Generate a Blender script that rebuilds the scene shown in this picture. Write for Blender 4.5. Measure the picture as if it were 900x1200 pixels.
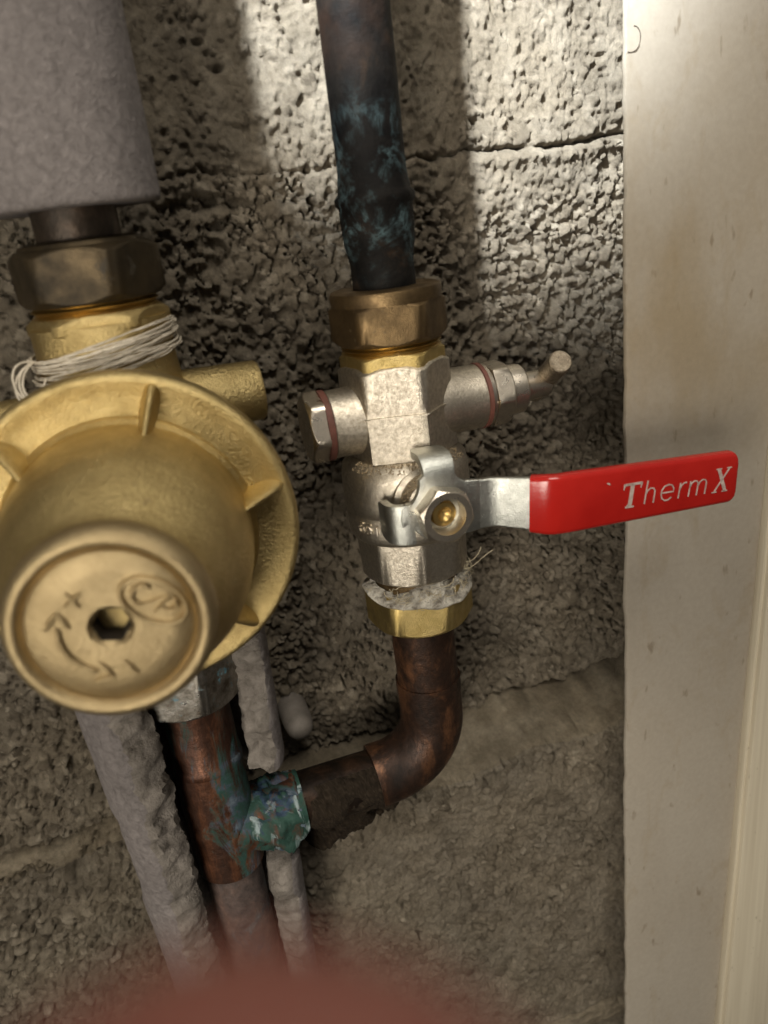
import bpy, math, random
import numpy as np
from mathutils import Vector, Matrix

for o in list(bpy.data.objects):
    bpy.data.objects.remove(o, do_unlink=True)
S = bpy.context.scene
C = S.collection
random.seed(7)
RNG = np.random.default_rng(11)
PI = math.pi

# ---------------------------------------------------------------- camera
# world frame: X along the wall to the right, Y into the wall (wall face at Y = 0), Z up; metres
CAM_D = 0.2955
cr = Vector((0.94280606, -0.31301139, -0.11463245))       # camera right
cd = Vector((-0.21613104, -0.31220179, -0.925104))         # camera down
cf = Vector((0.25377963, 0.89696929, -0.36199722))         # camera forward
CAM_LOC = Vector((0.0, -CAM_D, 0.0))
cam = bpy.data.cameras.new('camera')
cam_o = bpy.data.objects.new('camera', cam)
C.objects.link(cam_o)
m3 = Matrix((cr, -cd, -cf)).transposed()
cam_o.matrix_world = Matrix.Translation(CAM_LOC) @ m3.to_4x4()
cam.sensor_fit = 'HORIZONTAL'
cam.sensor_width = 36.0
cam.lens = 36.0
cam.clip_start = 0.004
cam.clip_end = 20.0
cam.dof.use_dof = True
cam.dof.focus_distance = 0.300
cam.dof.aperture_fstop = 14.0
S.camera = cam_o

# ---------------------------------------------------------------- world and lamps
W = bpy.data.worlds.new('World')
S.world = W
W.use_nodes = True
bg = W.node_tree.nodes['Background']
_tc = W.node_tree.nodes.new('ShaderNodeTexCoord')
_sp = W.node_tree.nodes.new('ShaderNodeSeparateXYZ')
_rp = W.node_tree.nodes.new('ShaderNodeValToRGB')
_mr = W.node_tree.nodes.new('ShaderNodeMapRange')
_mr.inputs[1].default_value = -1.0
W.node_tree.links.new(_tc.outputs['Generated'], _sp.inputs[0])
W.node_tree.links.new(_sp.outputs['Z'], _mr.inputs[0])
W.node_tree.links.new(_mr.outputs[0], _rp.inputs[0])
W.node_tree.links.new(_rp.outputs[0], bg.inputs['Color'])
_e = _rp.color_ramp.elements                    # light ceiling, dim walls, dark floor
_e[0].position = 0.25; _e[0].color = (0.16, 0.135, 0.11, 1)
_e[1].position = 0.85; _e[1].color = (1.0, 0.94, 0.85, 1)
bg.inputs['Strength'].default_value = 0.20


def aim(o, tgt):
    o.rotation_euler = (Vector(tgt) - o.location).to_track_quat('-Z', 'Y').to_euler()


def lamp(name, kind, loc, tgt, power, col, **kw):
    l = bpy.data.lights.new(name, kind)
    l.energy = power
    l.color = col
    for k, v in kw.items():
        setattr(l, k, v)
    o = bpy.data.objects.new(name, l)
    C.objects.link(o)
    o.location = loc
    aim(o, tgt)
    return o


lamp('ceiling_spot', 'SPOT', (-0.36, -0.53, 0.62), (0.108, 0.0, 0.118), 320.0, (0.90, 0.955, 1.0),
     spot_size=math.radians(14.5), spot_blend=0.6, shadow_soft_size=0.022)
lamp('room_lamp', 'AREA', (-0.44, -0.76, -0.09), (0.04, 0.0, -0.1), 5.8, (1.0, 0.92, 0.80),
     shape='DISK', size=0.34)
lamp('upper_room_lamp', 'AREA', (0.10, -0.62, 0.78), (0.06, 0.0, -0.12), 6.6, (1.0, 0.93, 0.82),
     shape='DISK', size=0.45)

S.view_settings.view_transform = 'Standard'
S.view_settings.look = 'None'
S.view_settings.exposure = 0.0
S.view_settings.gamma = 1.0
S.view_settings.use_curve_mapping = False
S.render.engine = 'CYCLES'
S.cycles.max_bounces = 6


# ---------------------------------------------------------------- node helpers
class NT:
    def __init__(s, name):
        s.m = bpy.data.materials.new(name)
        s.m.use_nodes = True
        s.t = s.m.node_tree
        s.t.nodes.clear()
        s.out = s.n('ShaderNodeOutputMaterial')
        s.b = s.n('ShaderNodeBsdfPrincipled')
        s.l(s.b.outputs[0], s.out.inputs['Surface'])
        s.co = s.n('ShaderNodeTexCoord').outputs['Object']

    def n(s, t, **kw):
        x = s.t.nodes.new(t)
        for k, v in kw.items():
            setattr(x, k, v)
        return x

    def l(s, a, b):
        s.t.links.new(a, b)

    def put(s, sock, v):
        if hasattr(v, 'is_output') or isinstance(v, bpy.types.NodeSocket):
            s.l(v, sock)
        elif isinstance(v, (tuple, list)):
            sock.default_value = tuple(v) + ((1,) if len(v) == 3 and sock.type == 'RGBA' else ())
        else:
            sock.default_value = v

    def set(s, **kw):
        for k, v in kw.items():
            s.put(s.b.inputs[k.replace('_', ' ')], v)
        return s

    def noise(s, scale, detail=4, rough=0.6, dist=0.0, stretch=None, off=None):
        x = s.n('ShaderNodeTexNoise')
        x.inputs['Scale'].default_value = scale
        x.inputs['Detail'].default_value = detail
        x.inputs['Roughness'].default_value = rough
        x.inputs['Distortion'].default_value = dist
        co = s.co
        if stretch or off:
            mp = s.n('ShaderNodeMapping')
            if stretch:
                mp.inputs['Scale'].default_value = stretch
            if off:
                mp.inputs['Location'].default_value = off
            s.l(co, mp.inputs['Vector'])
            co = mp.outputs[0]
        s.l(co, x.inputs['Vector'])
        return x.outputs['Fac']

    def ramp(s, fac, stops, interp='LINEAR'):
        x = s.n('ShaderNodeValToRGB')
        x.color_ramp.interpolation = interp
        e = x.color_ramp.elements
        while len(e) < len(stops):
            e.new(0.5)
        for el, (p, c) in zip(e, stops):
            el.position = p
            if not isinstance(c, (tuple, list)):
                c = (c, c, c)
            el.color = tuple(c) + (1,)
        s.l(fac, x.inputs[0])
        return x.outputs[0]

    def mix(s, fac, a, b, mode='MIX'):
        x = s.n('ShaderNodeMix', data_type='RGBA', blend_type=mode)
        s.put(x.inputs[0], fac)
        s.put(x.inputs[6], a)
        s.put(x.inputs[7], b)
        return x.outputs[2]

    def math(s, op, a, b=0.0, c=0.0, clamp=False):
        x = s.n('ShaderNodeMath', operation=op, use_clamp=clamp)
        s.put(x.inputs[0], a)
        s.put(x.inputs[1], b)
        s.put(x.inputs[2], c)
        return x.outputs[0]

    def sep(s):
        x = s.n('ShaderNodeSeparateXYZ')
        s.l(s.co, x.inputs[0])
        return x.outputs

    def smooth(s, v, a, b):
        x = s.n('ShaderNodeMapRange', interpolation_type='SMOOTHSTEP')
        s.put(x.inputs[0], v)
        x.inputs[1].default_value = a
        x.inputs[2].default_value = b
        return x.outputs[0]

    def bump(s, h, dist, strength=1.0, prev=None):
        x = s.n('ShaderNodeBump')
        x.inputs['Strength'].default_value = strength
        x.inputs['Distance'].default_value = dist
        s.l(h, x.inputs['Height'])
        if prev:
            s.l(prev, x.inputs['Normal'])
        s.l(x.outputs[0], s.b.inputs['Normal'])
        return x.outputs[0]

    def attr(s, name):
        return s.n('ShaderNodeAttribute', attribute_name=name).outputs


# ---------------------------------------------------------------- materials
def mat_leca(name, lo, mid, hi):
    t = NT(name)
    a = t.attr('tint')
    base = t.ramp(a['Fac'], [(0.0, lo), (0.5, mid), (1.0, hi)])
    n1 = t.noise(420, 5, 0.7)
    n2 = t.noise(28, 3, 0.6)
    c = t.mix(0.55, base, t.ramp(n1, [(0.3, 0.55), (0.7, 1.3)]), 'MULTIPLY')
    c = t.mix(0.45, c, t.ramp(n2, [(0.3, (0.70, 0.68, 0.66)), (0.7, (1.25, 1.18, 1.08))]), 'MULTIPLY')
    t.set(Base_Color=c, Roughness=0.95, Specular_IOR_Level=0.15)
    nb = t.noise(1500, 6, 0.85)
    t.bump(nb, 0.0022, 1.0)
    return t.m


def mat_metal(name, c1, c2, rough=(0.3, 0.5), nscale=160, grain=(2500, 0.00012), spots=None, metallic=1.0,
              spec_tint=None, stretch=None):
    t = NT(name)
    n1 = t.noise(nscale, 6, 0.65, stretch=stretch)
    c = t.ramp(n1, [(0.32, c1), (0.68, c2)])
    r = t.ramp(n1, [(0.3, rough[1]), (0.7, rough[0])])
    if spots:
        n2 = t.noise(spots[0], 5, 0.75, off=(3.1, 1.7, 0.4))
        mk = t.ramp(n2, [(spots[1], 0.0), (spots[1] + 0.10, 1.0)])
        c = t.mix(mk, c, spots[2])
        r = t.mix(mk, r, (0.8, 0.8, 0.8))
        met = t.math('SUBTRACT', metallic, t.math('MULTIPLY', mk, metallic * 0.8))
    else:
        met = metallic
    t.set(Base_Color=c, Roughness=r, Metallic=met)
    t.bump(t.noise(grain[0], 4, 0.7), grain[1], 1.0)
    return t.m


M = {}
M['block'] = mat_leca('block_concrete', (0.105, 0.087, 0.064), (0.245, 0.211, 0.160), (0.43, 0.382, 0.305))
M['mortar'] = mat_leca('mortar', (0.11, 0.092, 0.066), (0.25, 0.211, 0.152), (0.42, 0.365, 0.275))
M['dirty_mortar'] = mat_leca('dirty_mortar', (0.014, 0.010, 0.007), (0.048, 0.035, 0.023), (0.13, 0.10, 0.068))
M['cast_brass'] = mat_metal('cast_brass', (0.42, 0.315, 0.135), (0.60, 0.465, 0.215), (0.27, 0.43), 90,
                            (1000, 0.00055), (70, 0.66, (0.22, 0.15, 0.06)), 1.0)
M['cap_brass'] = mat_metal('cap_brass', (0.30, 0.228, 0.122), (0.42, 0.325, 0.18), (0.35, 0.50), 90,
                           (1200, 0.00032), (90, 0.68, (0.24, 0.165, 0.08)), 0.95)
M['bright_brass'] = mat_metal('bright_brass', (0.36, 0.245, 0.085), (0.55, 0.39, 0.15), (0.28, 0.44), 200,
                              (2200, 0.00006), (240, 0.62, (0.16, 0.10, 0.04)))
M['nut_brass'] = mat_metal('nut_brass', (0.46, 0.34, 0.12), (0.66, 0.51, 0.22), (0.34, 0.50), 220,
                           (2000, 0.00022), (330, 0.66, (0.20, 0.14, 0.05)))
M['bronze'] = mat_metal('aged_bronze', (0.075, 0.050, 0.025), (0.20, 0.135, 0.065), (0.34, 0.55), 110,
                        (1800, 0.0001), (130, 0.60, (0.07, 0.05, 0.03)), 0.9)
M['dark_bronze'] = mat_metal('dark_bronze', (0.028, 0.022, 0.014), (0.075, 0.054, 0.028), (0.4, 0.6), 80,
                             (1500, 0.0001), (90, 0.60, (0.035, 0.028, 0.018)), 0.8)
M['nickel'] = mat_metal('nickel_plate', (0.40, 0.35, 0.275), (0.70, 0.64, 0.535), (0.32, 0.47), 620,
                        (1500, 0.00020), None)
M['nickel_machined'] = mat_metal('machined_nickel', (0.54, 0.48, 0.39), (0.76, 0.69, 0.585), (0.24, 0.38), 300,
                                 (1700, 0.00012), None)
M['steel'] = mat_metal('zinc_steel', (0.46, 0.47, 0.43), (0.66, 0.67, 0.62), (0.26, 0.42), 300,
                       (1700, 0.00020), None)
M['tin'] = mat_metal('tinned_nut', (0.10, 0.08, 0.055), (0.42, 0.40, 0.36), (0.25, 0.5), 230,
                     (1500, 0.0002), (190, 0.57, (0.10, 0.24, 0.30)))
M['bronze_tip'] = mat_metal('worn_spout', (0.20, 0.16, 0.115), (0.48, 0.41, 0.31), (0.36, 0.5), 700, (1500, 0.0004), None, 1.0)
M['washer'] = mat_metal('red_washer', (0.085, 0.030, 0.020), (0.15, 0.052, 0.036), (0.6, 0.7), 300, (2000, 0.0001), None, 0.0)


def mat_copper(name, c_dark, c_mid, c_hi, verd=None, dark=0.5, streak=(1, 1, 0.5), met=0.75, spec=0.5):
    t = NT(name)
    n1 = t.noise(75, 7, 0.68, 0.4, stretch=streak)
    c = t.ramp(n1, [(0.30, c_dark), (0.50, c_mid), (0.70, c_hi)])
    n3 = t.noise(300, 5, 0.7, 0.3, off=(1, 2, 3))
    c = t.mix(0.6, c, t.ramp(n3, [(0.35, 0.45), (0.65, 1.25)]), 'MULTIPLY')
    metal = met
    rough = t.ramp(n1, [(0.3, 0.62), (0.7, 0.36)])
    h = n3
    if verd:
        thr, cols, sc, box = verd
        n2 = t.noise(sc, 8, 0.78, 0.8, off=(5.2, 0.3, 7.7), stretch=streak)
        v = n2
        if box is not None:
            x = t.n('ShaderNodeVectorMath', operation='DISTANCE')
            t.l(t.co, x.inputs[0])
            x.inputs[1].default_value = box[0]
            v = t.math('ADD', n2, t.math('MULTIPLY', t.smooth(x.outputs['Value'], box[1], box[1] * 0.3), box[2]))
        mk = t.ramp(v, [(thr, 0.0), (thr + 0.09, 1.0)])
        vc = t.ramp(t.noise(sc * 1.6, 5, 0.65, 0.6, off=(9, 4, 1)), cols)
        c = t.mix(mk, c, vc)
        metal = t.math('SUBTRACT', met, t.math('MULTIPLY', mk, met))
        rough = t.mix(mk, rough, (0.85, 0.85, 0.85))
    t.set(Base_Color=c, Roughness=rough, Metallic=metal, Specular_IOR_Level=spec)
    t.bump(h, 0.0004, 0.8)
    return t.m


VERD = [(0.30, (0.020, 0.075, 0.055)), (0.45, (0.05, 0.17, 0.13)), (0.55, (0.08, 0.22, 0.28)), (0.68, (0.30, 0.40, 0.42))]
BLUE = [(0.30, (0.018, 0.024, 0.026)), (0.5, (0.045, 0.065, 0.075)), (0.70, (0.14, 0.19, 0.20))]
def mat_riser():
    t = NT('blackened_copper')
    z = t.sep()[2]
    n1 = t.noise(60, 6, 0.7, 0.5)
    c = t.ramp(n1, [(0.35, (0.004, 0.004, 0.004)), (0.55, (0.010, 0.009, 0.008)), (0.75, (0.030, 0.019, 0.012))])
    top = t.math('MULTIPLY', t.smooth(z, 0.030, 0.060), t.ramp(t.noise(38, 4, 0.6, off=(2, 2, 2)), [(0.45, 0.0), (0.66, 0.8)]))
    c = t.mix(top, c, (0.034, 0.018, 0.011))
    n2 = t.noise(55, 6, 0.72, 1.6, off=(5.2, 0.3, 7.7))
    zone = t.math('MULTIPLY', t.smooth(z, -0.024, -0.004), t.smooth(z, 0.040, 0.012))
    wisp = t.ramp(t.math('ABSOLUTE', t.math('SUBTRACT', n2, 0.5)), [(0.0, 1.0), (0.035, 0.35), (0.085, 0.0)])
    mk = t.math('MULTIPLY', zone, t.math('MULTIPLY', wisp, t.ramp(t.noise(90, 4, 0.6, off=(1, 7, 3)), [(0.44, 0.0), (0.62, 0.75)])))
    c = t.mix(mk, c, (0.085, 0.135, 0.145))
    t.set(Base_Color=c, Roughness=0.6, Specular_IOR_Level=0.07)
    t.bump(t.noise(260, 5, 0.7), 0.0005, 0.8)
    return t.m


M['riser'] = mat_riser()
M['elbow'] = mat_copper('tarnished_copper', (0.012, 0.008, 0.006), (0.040, 0.020, 0.012), (0.19, 0.085, 0.04), None, met=0.55)
M['tee'] = mat_copper('corroded_copper', (0.018, 0.011, 0.008), (0.070, 0.030, 0.017), (0.24, 0.10, 0.05),
                      (0.525, [(0.38, (0.008, 0.038, 0.026)), (0.50, (0.016, 0.052, 0.044)), (0.58, (0.040, 0.060, 0.085)), (0.74, (0.15, 0.19, 0.22))], 55,
                       ((0.0180, -0.012, 0.050), 0.034, 0.13)), met=0.6, streak=(1.6, 1.6, 0.35))
M['grey_pipe'] = mat_copper('dull_copper', (0.05, 0.045, 0.045), (0.13, 0.10, 0.09), (0.24, 0.16, 0.13),
                            (0.56, BLUE, 70, None), met=0.45)
M['black_pipe'] = mat_copper('black_copper', (0.006, 0.004, 0.003), (0.014, 0.009, 0.006), (0.045, 0.024, 0.014), None, met=0.3, spec=0.15)
M['dark_pipe'] = mat_copper('dark_copper', (0.02, 0.015, 0.010), (0.045, 0.032, 0.022), (0.09, 0.06, 0.04), None, met=0.6)


def mat_crust():
    t = NT('verdigris_crust')
    n1 = t.noise(55, 4, 0.55, 1.2)
    n2 = t.noise(120, 5, 0.65, 0.8, off=(4, 2, 6))
    n3 = t.noise(60, 4, 0.55, 1.6, off=(8, 1, 3), stretch=(1.6, 1.6, 0.6))
    c = t.ramp(n1, [(0.38, (0.008, 0.034, 0.024)), (0.50, (0.014, 0.055, 0.040)), (0.56, (0.012, 0.030, 0.060)), (0.66, (0.045, 0.10, 0.16))])
    c = t.mix(t.ramp(n2, [(0.52, 0.0), (0.64, 0.9)]), c, (0.060, 0.028, 0.016))
    c = t.mix(t.ramp(n3, [(0.54, 0.0), (0.66, 0.85)]), c, (0.30, 0.37, 0.38))
    t.set(Base_Color=c, Roughness=0.75)
    t.bump(n2, 0.0012, 0.9)
    return t.m


M['crust'] = mat_crust()


def mat_foam():
    t = NT('grey_foam')
    n1 = t.noise(380, 5, 0.7, 0.6)
    n2 = t.noise(1300, 4, 0.75)
    n3 = t.noise(35, 3, 0.5)
    c = t.ramp(n1, [(0.3, (0.125, 0.111, 0.106)), (0.7, (0.235, 0.211, 0.202))])
    c = t.mix(0.4, c, t.ramp(n3, [(0.3, 0.72), (0.7, 1.2)]), 'MULTIPLY')
    t.set(Base_Color=c, Roughness=0.9, Specular_IOR_Level=0.25)
    b = t.bump(n1, 0.0013, 0.8)
    t.bump(n2, 0.0006, 0.7, b)
    return t.m


M['foam'] = mat_foam()


def mat_foamcut():
    t = NT('torn_foam')
    n1 = t.noise(140, 6, 0.7, 0.8)
    c = t.ramp(n1, [(0.3, (0.10, 0.088, 0.075)), (0.7, (0.24, 0.215, 0.19))])
    t.set(Base_Color=c, Roughness=0.95, Specular_IOR_Level=0.1)
    t.bump(t.noise(260, 5, 0.7), 0.0016, 0.8)
    return t.m


M['foamcut'] = mat_foamcut()


def mat_paint():
    t = NT('stained_board_paint')
    n1 = t.noise(14, 5, 0.6, 0.5, stretch=(1, 1, 0.55))
    n2 = t.noise(75, 5, 0.65, 0.6, off=(2, 7, 1), stretch=(1, 1, 0.45))
    n3 = t.noise(190, 3, 0.5, 0.2, off=(4, 1, 8), stretch=(1, 1, 0.4))
    n4 = t.noise(420, 3, 0.6)
    c = t.ramp(n1, [(0.35, (0.325, 0.285, 0.228)), (0.62, (0.355, 0.317, 0.26))])
    c = t.mix(t.ramp(n2, [(0.55, 0.0), (0.72, 0.36)]), c, (0.26, 0.20, 0.12))
    c = t.mix(t.ramp(n3, [(0.66, 0.0), (0.74, 0.6)]), c, (0.16, 0.12, 0.075))
    z = t.sep()[2]
    stain = t.math('MULTIPLY', t.smooth(z, -0.13, -0.05), t.smooth(z, 0.07, -0.02))
    c = t.mix(t.math('MULTIPLY', stain, t.ramp(n1, [(0.40, 0.60), (0.60, 0.15)])), c, (0.26, 0.195, 0.105))
    c = t.mix(0.18, c, t.ramp(n4, [(0.3, 0.7), (0.7, 1.25)]), 'MULTIPLY')
    t.set(Base_Color=c, Roughness=0.62, Specular_IOR_Level=0.3)
    t.bump(t.noise(260, 5, 0.6), 0.0004, 0.5)
    return t.m


M['paint'] = mat_paint()


def mat_trim():
    t = NT('pale_wood_trim')
    n1 = t.noise(160, 5, 0.6, 0.3, stretch=(2.2, 2.2, 0.045))
    n2 = t.noise(420, 3, 0.5, 0.5, stretch=(1, 1, 0.3), off=(3, 3, 3))
    c = t.ramp(n1, [(0.3, (0.50, 0.44, 0.33)), (0.7, (0.62, 0.56, 0.43))])
    c = t.mix(t.ramp(n2, [(0.70, 0.0), (0.76, 0.7)]), c, (0.16, 0.12, 0.07))
    t.set(Base_Color=c, Roughness=0.55)
    t.bump(n1, 0.0004, 0.4)
    return t.m


M['trim'] = mat_trim()


def mat_red():
    t = NT('red_vinyl')
    n1 = t.noise(60, 4, 0.6)
    n2 = t.noise(900, 3, 0.6)
    c = t.ramp(n1, [(0.3, (0.36, 0.010, 0.007)), (0.7, (0.44, 0.016, 0.011))])
    t.set(Base_Color=c, Roughness=t.ramp(n1, [(0.3, 0.26), (0.7, 0.14)]), Specular_IOR_Level=0.5)
    t.bump(n2, 0.00012, 0.35)
    return t.m


M['red'] = mat_red()


def mat_plain(name, c1, c2, scale, rough, bump=None, spec=0.4):
    t = NT(name)
    n1 = t.noise(scale, 6, 0.7, 0.3)
    t.set(Base_Color=t.ramp(n1, [(0.3, c1), (0.7, c2)]), Roughness=rough, Specular_IOR_Level=spec)
    if bump:
        t.bump(t.noise(bump[0], 5, 0.7), bump[1], 0.9)
    return t.m


M['letter'] = mat_plain('silver_print', (0.30, 0.20, 0.17), (0.66, 0.57, 0.51), 420, 0.4)
M['hemp'] = mat_plain('hemp_fibre', (0.30, 0.25, 0.16), (0.52, 0.46, 0.33), 500, 0.85)
M['paste'] = mat_plain('jointing_paste', (0.05, 0.032, 0.015), (0.80, 0.76, 0.66), 210, 0.8, (900, 0.0014))
M['dirt'] = mat_plain('dirt', (0.16, 0.115, 0.065), (0.34, 0.27, 0.17), 900, 0.95)
M['thread'] = mat_plain('white_thread', (0.36, 0.31, 0.235), (0.62, 0.565, 0.465), 600, 0.85)
M['black'] = mat_plain('dark_hole', (0.012, 0.008, 0.005), (0.02, 0.014, 0.008), 300, 0.7)  # near-black wall colour stands in for the shade inside the hex socket
M['plug'] = mat_plain('grey_plastic', (0.10, 0.088, 0.075), (0.17, 0.15, 0.13), 120, 0.7, (500, 0.0003))
M['hair'] = mat_plain('hair', (0.05, 0.04, 0.03), (0.10, 0.08, 0.06), 300, 0.6)


def mat_skin():
    t = NT('skin')
    n1 = t.noise(220, 5, 0.6)
    c = t.ramp(n1, [(0.3, (0.145, 0.046, 0.033)), (0.7, (0.205, 0.073, 0.054))])
    t.set(Base_Color=c, Roughness=0.55, Subsurface_Weight=0.15)
    t.b.inputs['Subsurface Radius'].default_value = (1.0, 0.35, 0.2)
    t.b.inputs['Subsurface Scale'].default_value = 0.004
    t.bump(t.noise(1200, 4, 0.6), 0.0002, 0.6)
    return t.m


M['skin'] = mat_skin()
M['nail'] = mat_plain('nail', (0.45, 0.25, 0.21), (0.55, 0.34, 0.29), 200, 0.35)


# ---------------------------------------------------------------- object helpers
def tag(o, label=None, cat=None, group=None, kind=None):
    if label: o['label'] = label
    if cat: o['category'] = cat
    if group: o['group'] = group
    if kind: o['kind'] = kind
    return o


def thing(name, loc, label, cat, group=None, kind=None):
    o = bpy.data.objects.new(name, None)
    o.empty_display_size = 0.01
    C.objects.link(o)
    o.location = loc
    return tag(o, label, cat, group, kind)


def root_of(o):
    v = Vector((0, 0, 0))
    while o is not None:
        v = v + o.location
        o = o.parent
    return v


def part(name, vf, mat, parent=None, sharp=35, smooth=True, label=None, kind=None):
    v, f = vf
    v = np.asarray(v, dtype=float)
    if parent is not None:
        v = v - np.array(root_of(parent))
    me = bpy.data.meshes.new(name)
    me.from_pydata(v.tolist(), [], f)
    me.update()
    me.materials.append(M[mat] if isinstance(mat, str) else mat)
    if smooth:
        me.polygons.foreach_set('use_smooth', [True] * len(me.polygons))
        me.set_sharp_from_angle(angle=math.radians(sharp))
    o = bpy.data.objects.new(name, me)
    C.objects.link(o)
    if parent is not None:
        o.parent = parent
    if label: o['label'] = label
    if kind: o['kind'] = kind
    return o


def merge(*vfs):
    V, F = [], []
    for v, f in vfs:
        k = len(V)
        V.extend([tuple(p) for p in v])
        F.extend([tuple(i + k for i in q) for q in f])
    return V, F


class Fr:
    """A local frame: u (angle 0), v (angle 90 deg), w axis."""
    def __init__(s, o, w, u):
        s.o = np.array(o, float)
        s.w = np.array(w, float); s.w /= np.linalg.norm(s.w)
        u = np.array(u, float); u = u - s.w * (u @ s.w)
        s.u = u / np.linalg.norm(u)
        s.v = np.cross(s.w, s.u)

    def p(s, a, b, c):
        return s.o + s.u * a + s.v * b + s.w * c


def vert(x, o=0.043):          # vertical frame: angle 0 faces the viewer (-Y), positive towards +X
    return Fr((x, -o, 0), (0, 0, 1), (0, -1, 0))


def rings(fr, prof, seg=64, caps=(True, True), ph0=0.0):
    """prof: list of (s, radius or function of angle)."""
    V, F = [], []
    for s_, r in prof:
        for k in range(seg):
            a = ph0 + 2 * PI * k / seg
            rr = r(a) if callable(r) else r
            V.append(fr.p(rr * math.cos(a), rr * math.sin(a), s_))
    n = len(prof)
    for i in range(n - 1):
        for k in range(seg):
            k2 = (k + 1) % seg
            F.append((i * seg + k, i * seg + k2, (i + 1) * seg + k2, (i + 1) * seg + k))
    if caps[0]: F.append(tuple(reversed(range(seg))))
    if caps[1]: F.append(tuple((n - 1) * seg + k for k in range(seg)))
    return V, F


def ngon_r(R, n, ph):
    def f(a):
        st = 2 * PI / n
        t = ((a - ph) % st) - st / 2
        return R * math.cos(PI / n) / math.cos(t)
    return f


def nut(fr, s0, s1, R, n=6, ph=0.0, hole=None, seg=96, ch=(1, 1), rnd=0.965):
    """Nut with turned chamfers at its ends: radius = min(polygon, chamfer cone)."""
    g0 = ngon_r(R, n, ph)
    g = lambda a: min(g0(a), R * rnd)
    af = R * math.cos(PI / n)
    d = R - af
    L = abs(s1 - s0); sg = 1 if s1 > s0 else -1
    ss = sorted(set([0, .12, .25, .4, .55, .7, .85, 1.0]))
    prof = []
    cap_h = min(d * 0.75, L * 0.3)
    def lim(x, on):
        if not on: return 1e9
        return af * 0.975 + x / cap_h * d * 0.9
    for q in ss:
        x = q * cap_h
        prof.append((s0 + sg * x, (lambda a, x=x: min(g(a), lim(x, ch[0])))))
    for q in reversed(ss):
        x = q * cap_h
        prof.append((s1 - sg * x, (lambda a, x=x: min(g(a), lim(x, ch[1])))))
    if hole:
        prof = [(s0 + sg * 0.0, hole)] + prof + [(s1, hole)]
        v, f = rings(fr, prof, seg, (False, False), ph)
        n_ = len(prof)
        for k in range(seg):
            k2 = (k + 1) % seg
            f.append(((n_ - 1) * seg + k, (n_ - 1) * seg + k2, k2, k))
        return v, f
    return rings(fr, prof, seg, (True, True), ph)


def sweep(path, radii, seg=24, caps=True, ry=None, up=None):
    P = [np.array(p, float) for p in path]
    n = len(P)
    if not hasattr(radii, '__len__'): radii = [radii] * n
    T = []
    for i in range(n):
        t = P[min(i + 1, n - 1)] - P[max(i - 1, 0)]
        T.append(t / (np.linalg.norm(t) + 1e-12))
    u = np.array(up if up is not None else (0.3, 0.2, 0.9), float)
    u = u - T[0] * (u @ T[0])
    if np.linalg.norm(u) < 1e-3:
        u = np.cross(T[0], (1, 0.1, 0))
    u /= np.linalg.norm(u)
    V, F = [], []
    for i in range(n):
        u = u - T[i] * (u @ T[i]); u /= np.linalg.norm(u)
        w = np.cross(T[i], u)
        for k in range(seg):
            a = 2 * PI * k / seg
            V.append(P[i] + u * math.cos(a) * radii[i] + w * math.sin(a) * radii[i] * (ry or 1))
    for i in range(n - 1):
        for k in range(seg):
            k2 = (k + 1) % seg
            F.append((i * seg + k, i * seg + k2, (i + 1) * seg + k2, (i + 1) * seg + k))
    if caps:
        F.append(tuple(reversed(range(seg))))
        F.append(tuple((n - 1) * seg + k for k in range(seg)))
    return V, F


def bezier(p0, p1, p2, p3, n=12):
    p0, p1, p2, p3 = [np.array(p, float) for p in (p0, p1, p2, p3)]
    return [((1 - t) ** 3) * p0 + 3 * t * (1 - t) ** 2 * p1 + 3 * t * t * (1 - t) * p2 + t ** 3 * p3
            for t in np.linspace(0, 1, n)]


def box(x0, x1, y0, y1, z0, z1, b=0.0006):
    """box with bevelled edges"""
    V, F = [], []
    import bmesh
    bm = bmesh.new()
    bmesh.ops.create_cube(bm, size=1)
    for v in bm.verts:
        v.co = Vector(((x0 + x1) / 2 + v.co.x * (x1 - x0), (y0 + y1) / 2 + v.co.y * (y1 - y0), (z0 + z1) / 2 + v.co.z * (z1 - z0)))
    if b: bmesh.ops.bevel(bm, geom=list(bm.edges), offset=b, segments=2, affect='EDGES', profile=0.5)
    bm.verts.ensure_lookup_table(); bm.verts.index_update()
    V = [tuple(v.co) for v in bm.verts]
    F = [tuple(v.index for v in f.verts) for f in bm.faces]
    bm.free()
    return V, F


# numpy value noise -------------------------------------------------
_NC = {}


def vnoise(x, z, cell, seed):
    if seed not in _NC:
        _NC[seed] = np.random.default_rng(seed).random((257, 257))
    r = _NC[seed]
    gx = x / cell + 1000.0; gz = z / cell + 1000.0
    ix = np.floor(gx).astype(int); iz = np.floor(gz).astype(int)
    fx = gx - ix; fz = gz - iz
    fx = fx * fx * (3 - 2 * fx); fz = fz * fz * (3 - 2 * fz)
    a = r[ix % 257, iz % 257]; b = r[(ix + 1) % 257, iz % 257]
    c = r[ix % 257, (iz + 1) % 257]; d = r[(ix + 1) % 257, (iz + 1) % 257]
    return (a * (1 - fx) + b * fx) * (1 - fz) + (c * (1 - fx) + d * fx) * fz


def fbm(x, z, cell, seed, oct=4, g=0.55):
    s = 0; w = 1; t = 0
    for k in range(oct):
        s = s + w * vnoise(x, z, cell / 2 ** k, seed + k); t += w; w *= g
    return s / t


def sstep(x, a, b):
    t = np.clip((x - a) / (b - a), 0, 1)
    return t * t * (3 - 2 * t)


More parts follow.
